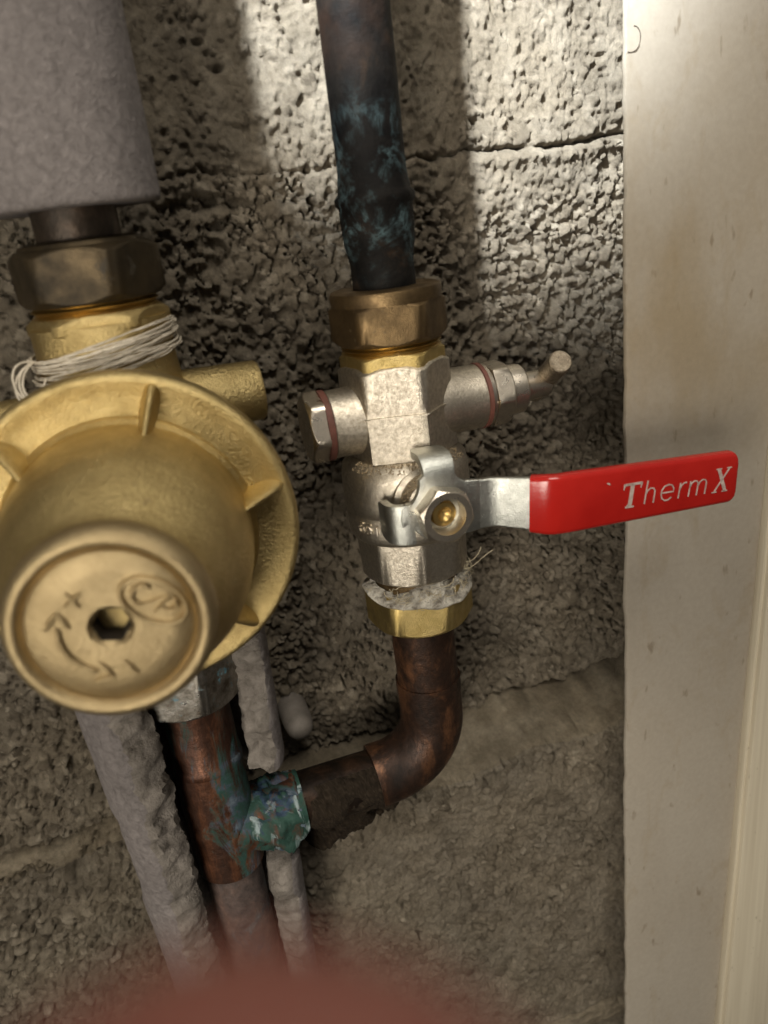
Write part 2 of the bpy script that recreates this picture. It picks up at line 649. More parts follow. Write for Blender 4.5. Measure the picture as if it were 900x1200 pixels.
# ================================================================ THE WALL
XR = 0.235                     # the wall goes on behind the board
J1, J2, J2B, J3, J3B = 0.0181, -0.2320, -0.2440, -0.430, -0.446
xs = np.concatenate([np.arange(-0.32, -0.145, 0.005), np.arange(-0.145, XR + 0.006, 0.0006)])
courses = [(0.100, 0.26, 'block'), (J1, 0.100, None), (J2, J1, 'block'), (J2B, J2, 'mortar_joint'), (J3, J2B, 'block'),
           (J3B, J3, 'mortar_joint'), (-0.66, J3B, 'block')]
bounds = [0.26, J1, J2, J2B, J3, J3B, -0.66]
names = ['block', 'block', 'mortar_joint', 'block', 'mortar_joint', 'block']


def zrows(z1, z0):
    a = []
    z = z1
    while z > z0 + 1e-9:
        a.append(z)
        z -= 0.005 if (z > 0.105 or z < -0.535) else 0.00062
    a.append(z0)
    return a


zs_all, own = [], []
for i in range(len(names)):
    rws = zrows(bounds[i], bounds[i + 1])
    own.append((len(zs_all) - (1 if i else 0), len(zs_all) - (1 if i else 0) + len(rws)))
    zs_all.extend(rws if i == 0 else rws[1:])
zs = np.array(zs_all)                    # descending
nx, nz = len(xs), len(zs)
Xg, Zg = np.meshgrid(xs, zs)
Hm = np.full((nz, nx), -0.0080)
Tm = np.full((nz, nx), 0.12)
# granules
A0, A1, B0, B1 = -0.32, XR + 0.006, -0.66, 0.26
zneg = -zs


def paint(N, rlo, rhi, hlo, hhi, seed, zone=None):
    g = np.random.default_rng(seed)
    px = g.uniform(A0 if zone is None else zone[0], A1 if zone is None else zone[1], N)
    pz = g.uniform(B0 if zone is None else zone[2], B1 if zone is None else zone[3], N)
    u = g.random(N)
    R = rlo + (rhi - rlo) * u ** 2.2
    hc = g.uniform(hlo, hhi, N)
    asp = g.uniform(0.65, 1.0, N); th = g.uniform(0, PI, N); tint = g.normal(0.5, 0.17, N)
    tx = g.normal(0, 0.16, N); tz = g.normal(0, 0.16, N)
    for i in range(N):
        r = R[i]
        c0 = np.searchsorted(xs, px[i] - r); c1 = np.searchsorted(xs, px[i] + r)
        r0 = np.searchsorted(zneg, -(pz[i] + r)); r1 = np.searchsorted(zneg, -(pz[i] - r))
        if c1 <= c0 or r1 <= r0: continue
        dx = xs[c0:c1][None, :] - px[i]; dz = zs[r0:r1][:, None] - pz[i]
        ca, sa = math.cos(th[i]), math.sin(th[i])
        a = (dx * ca + dz * sa) / r; b = (-dx * sa + dz * ca) / (r * asp[i])
        q = (np.abs(a) ** 2.6 + np.abs(b) ** 2.6)
        h = hc[i] + r * 0.62 * (np.clip(1 - q, 0, 1) ** 0.45 - 1) + tx[i] * dx + tz[i] * dz
        sub = Hm[r0:r1, c0:c1]
        mk = (q < 1) & (h > sub)
        sub[mk] = h[mk]
        Tm[r0:r1, c0:c1][mk] = tint[i]


ZV = (-0.15, XR + 0.006, -0.53, 0.105)
paint(36000, 0.0007, 0.0018, -0.0052, -0.0014, 1, ZV)
paint(22000, 0.0010, 0.0025, -0.0036, -0.0004, 2, ZV)
paint(1100, 0.0020, 0.0036, -0.0026, 0.0002, 3, ZV)
for zone_ in ((A0, -0.143, B0, B1), (-0.145, A1, B0, -0.528), (-0.145, A1, 0.103, B1)):    # coarse, out of the picture
    paint(1500, 0.004, 0.009, -0.003, 0.0, 4, zone_)
# broken, angular outlines: shift the grains about by fine noise
wr = np.rint((fbm(Xg, Zg, 0.0034, 40, 3, 0.6) - 0.5) * 2 * 0.0013 / 0.00062).astype(int)
wc = np.rint((fbm(Xg, Zg, 0.0034, 45, 3, 0.6) - 0.5) * 2 * 0.0013 / 0.0006).astype(int)
ri_ = np.clip(np.arange(nz)[:, None] + wr, 0, nz - 1); ci_ = np.clip(np.arange(nx)[None, :] + wc, 0, nx - 1)
Hm = Hm[ri_, ci_]; Tm = Tm[ri_, ci_]
Hm += (fbm(Xg, Zg, 0.0024, 50, 3, 0.8) - 0.5) * 0.0018
Hm = np.where(Hm > -0.0004, -0.0004 + (Hm + 0.0004) * 0.45, Hm)
# fines that fill the pores: almost flush on the upper course, half way on the lowest, little in between
nA = fbm(Xg, Zg, 0.045, 70, 4)
nB = fbm(Xg, Zg, 0.011, 80, 4, 0.6)
upper = sstep(Zg, 0.004, 0.030)
fillU = -0.0014 + (nB - 0.5) * 0.0052 + (nA - 0.5) * 0.0030 - (1 - sstep(Xg, 0.02, 0.10)) * 0.0001
below1 = np.exp(-((Zg - J1 + 0.010) / 0.010) ** 2) * sstep(Xg, 0.09, 0.13) * sstep(Xg, 0.20, 0.17)
low = sstep(Zg, J2B + 0.004, J2B - 0.01)
fillL = -0.0020 + (nB - 0.5) * 0.0052 + (nA - 0.5) * 0.003 - (1 - sstep(Xg, -0.02, 0.05)) * 0.003
fillM = -0.0050 + (nA - 0.5) * 0.005 + (nB - 0.5) * 0.004
fill = fillM * (1 - upper) * (1 - low) + fillU * upper + fillL * low
fill = fill + below1 * (0.0045 + (nA - 0.5) * 0.004)
fine = (fbm(Xg, Zg * 0.6, 0.0024, 90, 3, 0.9) - 0.5) * 0.0036
fill = fill + fine
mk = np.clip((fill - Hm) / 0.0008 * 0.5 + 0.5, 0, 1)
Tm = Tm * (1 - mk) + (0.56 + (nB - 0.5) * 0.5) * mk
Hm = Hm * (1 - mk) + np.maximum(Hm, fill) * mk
Hm = Hm * 0.86
# mortar beds; from the pipe branch to the right the lowest course stands forward and its bed slopes out to it
ledge = sstep(Xg, -0.006, 0.022)
for a, b, amp in ((J2, J2B, 0.0016), (J3, J3B, 0.001)):
    band = sstep(Zg, b - 0.003, b + 0.003) * sstep(Zg, a + 0.0015, a - 0.0015)
    nL = fbm(Xg, Zg * 3.2, 0.010, 180, 5, 0.65)
    mh = 0.0006 + amp * (nA - 0.4) * 2 + ((nB - 0.5) * (1 - ledge) + (nL - 0.5) * ledge * 1.6) * 0.0034 + fine * 0.7 * (1 - ledge)
    mm = band * np.clip(0.45 + (nB - 0.45) * 4, 0.0, 0.8)
    mm = np.maximum(mm, band * ledge)
    Hm = Hm * (1 - mm) + mh * mm
    Tm = Tm * (1 - mm) + (0.66 + (nL - 0.5) * 0.9) * mm
Hm = Hm + ledge * 0.030 * np.clip((J2 - 0.0012 - Zg) / (J2 - J2B), 0, 1) ** 0.9
Hm = Hm - (1 - ledge) * np.exp(-((Zg - J2B + 0.004) / 0.004) ** 2) * 0.006 * np.clip((nA - 0.3) * 4, 0, 1)
# cracks along the beds
wob1 = (fbm(Xg, Xg * 0, 0.03, 101, 6, 0.7) - 0.5) * 0.008
crk = np.exp(-(np.abs(Zg - J1 + (fbm(Xg, Zg, 0.003, 175, 3, 0.7) - 0.5) * 0.002) / (0.0003 + 0.0008 * fbm(Xg, Xg * 0, 0.009, 172, 3))) ** 1.5) * (0.30 + 0.9 * sstep(Xg, 0.10, 0.18)) * np.clip((fbm(Xg, Xg * 0, 0.014, 111, 3) - 0.08) * 5, 0, 1)
lip = np.exp(-((Zg - J1 + 0.004) / 0.0022) ** 2) * sstep(Xg, 0.10, 0.16) * 0.0026 * np.clip((fbm(Xg, Zg, 0.006, 170, 4, 0.7) - 0.25) * 3.2, 0, 1.6)
Hm = Hm + lip - crk * 0.0062
crk2 = np.exp(-(np.abs(Zg - J2) / 0.0011) ** 1.5) * np.clip((fbm(Xg, Xg * 0, 0.02, 121, 3) - 0.2) * 4, 0, 1)
Hm = Hm - crk2 * 0.0095
Hm = Hm + (fbm(Xg, Zg, 0.12, 130, 2) - 0.5) * 0.003
# pores of mixed size punched into the faces
_g = np.random.default_rng(77)
NP = 4200
ppx = _g.uniform(-0.14, XR, NP); ppz = _g.uniform(-0.52, 0.10, NP)
ppr = 0.0004 + 0.0012 * _g.random(NP) ** 4
ppd = ppr * _g.uniform(0.9, 2.2, NP); ppa = _g.uniform(0.5, 1.6, NP)
for i in range(NP):
    r_ = ppr[i] * 2.2
    c0 = np.searchsorted(xs, ppx[i] - r_); c1 = np.searchsorted(xs, ppx[i] + r_)
    r0 = np.searchsorted(zneg, -(ppz[i] + r_)); r1 = np.searchsorted(zneg, -(ppz[i] - r_))
    if c1 <= c0 or r1 <= r0: continue
    q = ((xs[c0:c1][None, :] - ppx[i]) / (ppr[i] * ppa[i])) ** 2 + ((zs[r0:r1][:, None] - ppz[i]) / (ppr[i] / ppa[i] ** 0.5)) ** 2
    Hm[r0:r1, c0:c1] -= ppd[i] * np.exp(-q ** 1.3)
# a few deep holes under the first bed at the left
for hx, hz, hr in ((0.038, 0.009, 0.0045), (0.026, 0.008, 0.006), (0.034, 0.0, 0.003)):
    Hm -= 0.0045 * np.exp(-(((Xg - hx) / (hr * 1.6)) ** 2 + ((Zg - hz) / (hr * 0.55)) ** 2) ** 2)
Tm = np.clip(Tm + (fbm(Xg, Zg, 0.006, 140, 3) - 0.5) * 0.35, 0, 1)
wobz = wob1 * np.exp(-((Zg - J1) / 0.03) ** 2)
wobz = wobz + (fbm(Xg, Xg * 0, 0.045, 150, 4) - 0.5) * 0.014 * np.exp(-((Zg - J2) / 0.03) ** 2)
wobz = wobz + (fbm(Xg, Xg * 0, 0.05, 160, 4) - 0.5) * 0.010 * np.exp(-((Zg - J2B) / 0.03) ** 2)
Zw = Zg + wobz

wall = thing('block_wall', (0, 0, 0), 'rough grey concrete block wall behind the pipes', 'wall', kind='structure')
for (r0, r1), nm in zip(own, names):
    x = Xg[r0:r1]; z = Zw[r0:r1]; h = Hm[r0:r1]; t = Tm[r0:r1]
    nr = r1 - r0
    V = np.stack([x, -h, z], -1).reshape(-1, 3)
    idx = np.arange(nr * nx).reshape(nr, nx)
    q = np.stack([idx[:-1, :-1], idx[1:, :-1], idx[1:, 1:], idx[:-1, 1:]], -1).reshape(-1, 4)
    # skirt to the back so that each piece has depth
    bt, bb = V[idx[0]].copy(), V[idx[-1]].copy()
    bt[:, 1] = 0.05; bb[:, 1] = 0.05
    n0 = len(V)
    V = np.concatenate([V, bt, bb])
    it = np.arange(nx) + n0; ib = it + nx
    q = np.concatenate([q, np.stack([it[:-1], idx[0, :-1], idx[0, 1:], it[1:]], -1), np.stack([idx[-1, :-1], ib[:-1], ib[1:], idx[-1, 1:]], -1)])
    me = bpy.data.meshes.new(nm)
    me.vertices.add(len(V)); me.vertices.foreach_set('co', V.ravel())
    me.loops.add(q.size); me.loops.foreach_set('vertex_index', q.ravel().astype(np.int32))
    me.polygons.add(len(q)); me.polygons.foreach_set('loop_start', np.arange(0, q.size, 4, dtype=np.int32))
    me.polygons.foreach_set('use_smooth', np.ones(len(q), dtype=bool))
    me.update(calc_edges=True)
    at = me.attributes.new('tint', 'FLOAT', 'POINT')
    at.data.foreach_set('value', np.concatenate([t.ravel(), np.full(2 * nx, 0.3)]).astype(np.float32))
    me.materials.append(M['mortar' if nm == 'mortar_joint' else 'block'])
    o = bpy.data.objects.new(nm, me); C.objects.link(o); o.parent = wall

# ================================================================ BOARD AND TRIM
BX, BO = 0.1714, 0.048         # left edge and front face of the sheet


def board_mesh():
    # thin sheet parallel to the wall; its left edge is chipped and thick with paint
    zz = np.arange(-0.66, 0.2601, 0.0025)
    rg = fbm(zz, zz * 0, 0.016, 300, 4, 0.6) - 0.5
    V, F = [], []
    sec = [(0.0, -0.0026), (-0.0004, -0.0020), (-0.0006, -0.0010), (-0.0002, -0.0002), (0.0012, 0.0), (0.02, 0.0), (0.05, 0.0), (0.09, 0.0), (0.15, 0.0), (0.15, -0.0026)]
    n = len(sec)
    for i, z in enumerate(zz):
        for j, (dx, dy) in enumerate(sec):
            e = rg[i] * 0.0022 if j < 4 else rg[i] * 0.0008 if j == 4 else 0
            V.append((BX + dx + e, -BO - dy, z))
    for i in range(len(zz) - 1):
        for j in range(n):
            j2 = (j + 1) % n
            F.append((i * n + j, i * n + j2, (i + 1) * n + j2, (i + 1) * n + j))
    F.append(tuple(reversed(range(n)))); F.append(tuple((len(zz) - 1) * n + j for j in range(n)))
    return V, F


b = part('painted_board', board_mesh(), 'paint', sharp=40)
tag(b, 'wide off white painted board with brown stains standing in front of the block wall', 'board')
tr = thing('timber_trim', (0.2257, -BO, -0.66), 'narrow pale wooden trim fixed along the stained painted board', 'trim')
TX = 0.2400


def lean(vf):
    return [(x + (z + 0.15) * 0.028, y, z) for x, y, z in vf[0]], vf[1]


part('face_strip', lean(box(TX, TX + 0.09, -BO - 0.0065, -BO + 0.0003, -0.66, 0.26, 0.0009)), 'trim', tr)
part('edge_bead', lean(box(TX - 0.0016, TX + 0.004, -BO - 0.0040, -BO + 0.0003, -0.66, 0.26, 0.0006)), 'trim', tr)
hp = [(BX + 0.0022 + 0.0026 * math.cos(a) * (1 - 0.12 * a), -BO - 0.0002 - 0.0001 * math.sin(4 * a), 0.0435 + 0.0036 * math.sin(a) - 0.0003 * a * a)
      for a in np.linspace(1.5, -2.3, 30)]
h = part('hair_strand', sweep(hp, 0.00013, 6), 'hair')
tag(h, 'tiny curled dark hair stuck to the edge of the painted board', 'hair')

# ================================================================ LEFT LINE
XL = -0.0095
XV = 0.0812
FL = vert(XL); FV = vert(XV)
FVZ = vert(XV); FVZ.w = FVZ.w * 0.922          # heights of the valve body
FLZ = vert(XL); FLZ.w = FLZ.w * 0.915          # heights of the regulator's nuts
FLT = vert(XL); FLT.w = FLT.w * 0.955          # heights of the tee


def foam_tube():
    V, F = [], []
    zz = np.concatenate([[0.0108, 0.0112, 0.0122], np.arange(0.014, 0.2301, 0.003)])
    seg = 72
    def ring(r, z, amp):
        for k in range(seg):
            a = 2 * PI * k / seg
            rr = r + amp * (math.sin(3 * a + z * 40) * 0.5 + math.sin(7 * a - z * 90) * 0.3)
            V.append(FL.p(rr * math.cos(a), rr * math.sin(a), z))
    ring(0.0122, zz[0] + 0.02, 0)
    ring(0.0122, zz[0], 0)
    for i, z in enumerate(zz):
        ring(0.0252 - (0.0006 if i == 0 else 0.0002 if i == 1 else 0), z, 0.0002)
    n = len(V) // seg
    for i in range(n - 1):
        for k in range(seg):
            k2 = (k + 1) % seg
            F.append((i * seg + k, i * seg + k2, (i + 1) * seg + k2, (i + 1) * seg + k))
    F.append(tuple((n - 1) * seg + k for k in range(seg)))
    return V, F


fo = part('pipe_insulation', foam_tube(), 'foam', sharp=50)
tag(fo, 'smooth grey foam pipe insulation sleeve ending above the dark bronze nut', 'insulation')
p = part('copper_pipe', rings(FL, [(0.0, 0.0119), (0.005, 0.0119), (0.229, 0.0119)], 40), 'dark_pipe')
tag(p, 'short dark pipe end between the grey foam sleeve and the bronze nut', 'pipe')

# ---- regulator
yaw = math.radians(5.76); pit = math.radians(-1.2)
axis = (-math.sin(yaw) * math.cos(pit), -math.cos(yaw) * math.cos(pit), -math.sin(pit))
Z0 = -0.0783
FA = Fr((XL, -0.043, Z0), axis, (0, 0, 1))        # u = up; v = w x u
if FA.v[0] < 0: pass
sg = 1.0 if FA.v[0] > 0 else -1.0


def fp(x, y, s):           # face coordinates: x to the viewer's right, y up
    return FA.p(y, sg * x, s)


reg = thing('pressure_regulator', (XL, -0.043, -0.163), 'big cast brass pressure regulator with ribbed bell housing and round cap', 'regulator')
# body behind the flange: vertical barrel, side ports, throat
body = merge(rings(FL, [(-0.139, 0.0155), (-0.137, 0.0165), (-0.12, 0.0172), (-0.105, 0.023), (-0.08, 0.026), (-0.055, 0.0235), (-0.040, 0.0205), (-0.031, 0.0198), (-0.0300, 0.0185)], 56),
             rings(FA, [(-0.012, 0.020), (0.0, 0.027), (0.018, 0.030), (0.027, 0.040), (0.031, 0.041)], 64))
part('body', body, 'cast_brass', reg)
fx = Fr((XL, -0.041, -0.0500), (1, 0, 0), (0, 0, 1))
part('side_port', rings(fx, [(-0.046, 0.008), (-0.0455, 0.0098), (-0.012, 0.0108), (0.012, 0.0108), (0.0435, 0.0098), (0.0446, 0.0090), (0.045, 0.007)], 40), 'cast_brass', reg)
fl_prof = [(0.0290, 0.038), (0.0298, 0.0452), (0.0312, 0.0466), (0.0330, 0.0470), (0.0372, 0.0470), (0.0390, 0.0465), (0.0398, 0.0454), (0.0396, 0.0443),
           (0.0386, 0.0425), (0.0380, 0.0395), (0.0384, 0.0360), (0.0388, 0.030)]
part('flange', rings(FA, fl_prof, 128), 'cast_brass', reg, sharp=60)
bell = [(0.0370, 0.0352), (0.0392, 0.0352), (0.0404, 0.0348), (0.0412, 0.0339), (0.0426, 0.0334), (0.050, 0.0331), (0.058, 0.0324), (0.065, 0.0310),
        (0.071, 0.0288), (0.0765, 0.0260), (0.0805, 0.0236), (0.0832, 0.0223), (0.0850, 0.0217), (0.0862, 0.0216)]
part('bell_housing', rings(FA, bell, 128), 'cast_brass', reg, sharp=60)


def rib(ang):
    # wedge lying on the flange against the bell, rounded along its crest
    V, F = [], []
    st = []
    ca, sa = math.cos(ang), math.sin(ang)
    for r, s_, w in ((0.0452, 0.0388, 0.0009), (0.0445, 0.0402, 0.0014), (0.0432, 0.0422, 0.0017), (0.0405, 0.0446, 0.0019), (0.0375, 0.0472, 0.0020), (0.0348, 0.0495, 0.0020), (0.0328, 0.0510, 0.0018), (0.0322, 0.0516, 0.0012)):
        row = []
        for k in range(9):
            t = -1 + 2 * k / 8
            wid = t * w * (0.8 + 0.55 * abs(t) ** 3)
            h = (s_ - 0.0376) * (1 - abs(t) ** 3.2) + 0.0376
            row.append(FA.p(ca * r - sa * wid, sa * r + ca * wid, h))
        st.append(row)
    for row in st: V += row
    for i in range(len(st) - 1):
        for k in range(8):
            F.append((i * 9 + k, i * 9 + k + 1, (i + 1) * 9 + k + 1, (i + 1) * 9 + k))
    return V, F


for k in range(6):
    part('rib', rib(k * PI / 3 - 0.33), 'cast_brass', reg, sharp=70)
rim = [(0.0846, 0.0205), (0.0856, 0.0217), (0.0874, 0.0225), (0.0896, 0.0229), (0.0916, 0.0227), (0.0932, 0.0220), (0.0942, 0.0210), (0.0945, 0.0200), (0.0941, 0.0192), (0.0932, 0.0187), (0.0926, 0.0184), (0.0922, 0.0181)]
capf = rim + [(0.0927, 0.0176), (0.0933, 0.0172), (0.0934, 0.0120), (0.0934, 0.0062), (0.0934, 0.0050)]
cap = part('cap', rings(FA, capf, 128, (False, False)), 'cap_brass', reg, sharp=60)
sock = rings(FA, [(0.0934, 0.0051), (0.0930, 0.0047), (0.0925, 0.0044), (0.0921, ngon_r(0.0044, 6, 0.3))], 48, (False, False))
part('hex_socket', sock, 'cap_brass', cap, sharp=50)
part('socket_wall', rings(FA, [(0.0922, ngon_r(0.0044, 6, 0.3)), (0.0800, ngon_r(0.0037, 6, 0.3))], 48, (False, True)), 'black', cap)


def ridge(pts, w, hgt=0.0014, closed=False):
    P = [np.array(fp(x / 1000, y / 1000, 0.0934)) for x, y in pts]
    V, F = [], []
    n = len(P)
    up = FA.w
    for i in range(n):
        if closed: t = P[(i + 1) % n] - P[(i - 1) % n]
        else: t = P[min(i + 1, n - 1)] - P[max(i - 1, 0)]
        t = t / np.linalg.norm(t)
        sd = np.cross(up, t)
        for k in range(7):
            q = -1 + k / 3
            end = 0.55 if (not closed and i in (0, n - 1)) else 1
            V.append(P[i] + sd * q * w * end / 1000 + up * (hgt * end * (1 - abs(q) ** 2.2) - 0.0002))
    m_ = n if closed else n - 1
    for i in range(m_):
        j = (i + 1) % n
        for k in range(6):
            F.append((i * 7 + k, i * 7 + k + 1, j * 7 + k + 1, j * 7 + k))
    return V, F


def arc(cx, cy, rx, ry, a0, a1, n=14, rot=0):
    o = []
    for a in np.linspace(math.radians(a0), math.radians(a1), n):
        x, y = rx * math.cos(a), ry * math.sin(a)
        o.append((cx + x * math.cos(rot) - y * math.sin(rot), cy + x * math.sin(rot) + y * math.cos(rot)))
    return o


arrow = merge(ridge(arc(0, 0, 10.9, 10.9, 168, 243), 0.8), ridge([(-13.0, 2.2), (-11.6, 4.0), (-9.9, 5.6)], 0.85),
              ridge([(-9.9, 5.6), (-9.0, 3.6), (-8.2, 1.6)], 0.85), ridge([(-4.6, -7.6), (-3.4, -9.2), (-2.0, -11.6)], 0.85),
              ridge([(-2.0, -11.6), (-4.2, -11.9), (-6.3, -12.2)], 0.85))
part('arrow_emblem', arrow, 'cap_brass', cap, sharp=80)
part('plus_emblem', merge(ridge([(-8.2, 6.6), (-6.0, 8.0), (-3.9, 9.3)], 0.7), ridge([(-7.2, 9.8), (-6.0, 8.0), (-5.0, 6.0)], 0.7)), 'cap_brass', cap, sharp=80)
part('minus_emblem', ridge([(0.8, -8.4), (1.9, -10.2), (3.2, -12.2)], 0.75), 'cap_brass', cap, sharp=80)
ro = math.radians(-40)
oc = (10.0, 4.2)


def lt(pts):   # letters of the oval badge
    return [(oc[0] + x * math.cos(ro) - y * math.sin(ro), oc[1] + x * math.sin(ro) + y * math.cos(ro)) for x, y in pts]


oval = ridge(arc(oc[0], oc[1], 7.4, 4.7, 0, 352, 40, ro), 0.7, closed=True)
let = merge(ridge(lt(arc(-2.9, 0.2, 2.0, 2.3, 60, 310)), 0.6), ridge(lt([(-2.4, -2.4), (0.2, 0.2), (1.9, 2.6)]), 0.55), ridge(lt([(1.4, -2.4), (2.0, 0.0), (2.6, 2.3)]), 0.6),
            ridge(lt(arc(3.2, 0.9, 1.6, 1.5, 100, -120)), 0.6))
part('oval_emblem', merge(oval, let), 'cap_brass', cap, sharp=80)
# top connection
part('neck', merge(rings(FLZ, [(-0.0330, 0.0192), (-0.0318, 0.0202), (-0.0225, 0.0202)], 48), nut(FLZ, -0.0262, -0.0190, 0.0215, 6, math.radians(-32), rnd=0.98)), 'cast_brass', reg)
part('thread_collar', rings(FLZ, [(-0.0200, 0.0170), (-0.0192, 0.0186), (-0.0182, 0.0172), (-0.0172, 0.0186), (-0.0162, 0.0172), (-0.0150, 0.0180)], 48), 'bright_brass', reg, sharp=80)
part('upper_nut', merge(nut(FLZ, -0.0160, 0.0010, 0.0222, 6, math.radians(-40)), rings(FLZ, [(0.0005, 0.0182), (0.0022, 0.0175), (0.0030, 0.0150)], 48)), 'dark_bronze', reg)
# lower union nut with solder splashes
part('lower_nut', nut(FLZ, -0.1690, -0.1400, 0.0202, 6, math.radians(14)), 'tin', reg)

# ---- white thread wound on the neck
th = thing('sealing_thread', (XL, -0.063, -0.028), 'frayed white sealing thread wound around the brass neck of the regulator', 'thread')
for k in range(30):
    ph = random.uniform(0, 6)
    zc = -0.0252 - 0.0085 * random.random()
    tl = random.uniform(0.0030, 0.0046)
    pts = []
    for a in np.linspace(math.radians(random.uniform(-130, -100)), math.radians(random.uniform(85, 110)), 46):
        rr = 0.0210 + 0.0004 * math.sin(a * 3 + ph) + 0.0009 * random.random() * (k % 3 == 0) + 0.0005 * (k % 4) * 0.5
        zz_ = zc + tl * math.sin(a) * 0.8 + 0.0007 * math.sin(a * 2.3 + ph) + random.uniform(-0.0001, 0.0001)
        pts.append(FL.p(rr * math.cos(a), rr * math.sin(a), zz_))
    part('strand', sweep(pts, random.uniform(0.00016, 0.00030), 6), 'thread', th)
a0 = math.radians(-62)
e0 = FL.p(0.0222 * math.cos(a0), 0.0222 * math.sin(a0), -0.0285)
for k in range(4):
    dz_ = 0.0012 * k
    j1, j2 = random.uniform(-0.002, 0.002), random.uniform(-0.003, 0.003)
    lp = bezier(e0, e0 + np.array((-0.006 - dz_ + j1, -0.006, 0.002 + j2)), e0 + np.array((-0.005 - dz_ + j2, -0.006, -0.015 - dz_ + j1)), e0 + np.array((0.004 + j1, -0.0035, -0.006 + j2 * 0.5)), 22)
    part('loop', sweep(lp, 0.0003, 7), 'thread', th)

# ---- tee below
tee = thing('copper_tee', (XL, -0.043, -0.245), 'corroded copper tee fitting with blue green verdigris below the regulator', 'pipe fitting')
part('inlet_socket', rings(FLT, [(-0.1935, 0.0127), (-0.1925, 0.0133), (-0.1900, 0.0133), (-0.1890, 0.0127), (-0.1660, 0.0126), (-0.1520, 0.0126)], 56), 'tee', tee)
part('tee_body', rings(FLT, [(-0.2445, 0.0122), (-0.2440, 0.0131), (-0.240, 0.0130), (-0.2200, 0.0132), (-0.1920, 0.0130)], 56), 'tee', tee)
fb = Fr((XL, -0.043, -0.2162), (1, 0, 0), (0, 0, 1))
part('branch_socket', rings(fb, [(0.0, 0.0125), (0.0300, 0.0127), (0.0310, 0.0120)], 48), 'tee', tee)


def crust():
    V, F = [], []
    seg, n = 72, 30
    for i in range(n):
        s_ = 0.0095 + 0.0225 * i / (n - 1)
        for k in range(seg):
            a = 2 * PI * k / seg
            q = np.array([s_ * 1.0 + math.cos(a) * 0.02]); w = np.array([math.sin(a) * 0.02 + s_ * 0.3])
            nn = float(fbm(q, w, 0.0065, 400, 4, 0.65)[0]) - 0.42
            prof = math.sin(PI * i / (n - 1)) ** 1.0
            drip = max(0.0, math.cos(a - 2.6)) * max(0.0, math.sin(9 * a + 2 * i / n)) * 0.0026
            r = 0.0123 + (max(-0.0006, nn * 0.012) + drip) * prof
            V.append(fb.p(r * math.cos(a), r * math.sin(a), s_))
    for i in range(n - 1):
        for k in range(seg):
            k2 = (k + 1) % seg
            F.append((i * seg + k, i * seg + k2, (i + 1) * seg + k2, (i + 1) * seg + k))
    return V, F


part('verdigris_crust', crust(), 'crust', tee, sharp=80, label='thick green, blue and white corrosion crust around the branch joint')
p = part('supply_pipe', rings(FLT, [(-0.62, 0.0111), (-0.2430, 0.0111)], 48), 'grey_pipe')
tag(p, 'dull grey copper pipe running down inside the torn foam below the tee', 'pipe')

# ---- torn foam around the lower pipe
def torn_foam():
    zz = np.concatenate([np.arange(-0.60, -0.36, 0.0040), np.arange(-0.36, -0.1299, 0.0013)])
    na = 60
    V, F = [], []
    rows = []
    g1 = fbm(zz, zz * 0, 0.012, 500, 5, 0.8) - 0.5
    g2 = fbm(zz, zz * 0, 0.012, 520, 5, 0.8) - 0.5
    for i, z in enumerate(zz):
        t = float(np.clip((z + 0.26) / 0.12, -0.6, 1))
        ro_ = 0.0262 + 0.0042 * t
        ri = 0.0142 + 0.0042 * max(t, 0)
        aL = math.radians(-29) + g1[i] * 0.40
        aR = math.radians(57 + 6 * t) + g2[i] * 0.40
        cut = float(sstep(np.array(z), -0.2335, -0.2315) * sstep(np.array(z), -0.1880, -0.1900))
        aR = aR * (1 - cut) + math.radians(158) * cut
        # angle runs from aR clockwise round the back to aL + 360
        aa = np.linspace(aR, aL + 2 * PI, na)
        outer, inner = [], []
        for j, a in enumerate(aa):
            e = min(j, na - 1 - j)
            rd = 0.0012 * math.exp(-e * 1.1)
            nz_ = 0.0001 * math.sin(17 * a + z * 300)
            w_ = j / (na - 1)
            op = 0.0085 * float(sstep(np.array(w_), 0.45, 0.85))
            ao = a - math.radians(5) * float(sstep(np.array(w_), 0.6, 1.0)); ai = a + math.radians(12) * float(sstep(np.array(w_), 0.6, 1.0))
            nz_ += 0.0005 * (float(fbm(np.array([z]), np.array([ao * 0.03]), 0.012, 560, 3)[0]) - 0.5)
            outer.append(FL.p((ro_ - rd + nz_) * math.cos(ao), (ro_ - rd + nz_) * math.sin(ao) - op, z))
            inner.append(FL.p((ri + nz_) * math.cos(ai), (ri + nz_) * math.sin(ai) - op, z))
        mids = []
        def endrow(k_, sgn, gg):
            o = []
            for q in (0.2, 0.4, 0.6, 0.8):
                pp = outer[k_] * (1 - q) + inner[k_] * q
                nn = float(fbm(np.array([z]), np.array([q * 0.014]), 0.008, 540 + sgn, 3, 0.7)[0]) - 0.35
                o.append(pp + np.array((0.4 * sgn, -1.0, 0)) * nn * 0.0075)
            return o
        eL = endrow(-1, 1, g1[i]); eR = endrow(0, -1, g2[i])
        row = outer + eL + inner[::-1] + eR[::-1]
        rows.append(row)
    n = len(rows[0])
    for r in rows: V += r
    mats = []
    for i in range(len(rows) - 1):
        for k in range(n):
            k2 = (k + 1) % n
            F.append((i * n + k, i * n + k2, (i + 1) * n + k2, (i + 1) * n + k))
            mats.append(0 if k < na - 1 else 1)
    F.append(tuple(reversed(range(n)))); mats.append(1)
    F.append(tuple((len(rows) - 1) * n + k for k in range(n))); mats.append(1)
    return V, F, mats


V_, F_, mt = torn_foam()
fo = part('torn_insulation', (V_, F_), 'foam', sharp=55)
fo.data.materials.append(M['foamcut'])
fo.data.polygons.foreach_set('material_index', mt)
tag(fo, 'torn grey foam insulation split open around the corroded lower pipe', 'insulation')

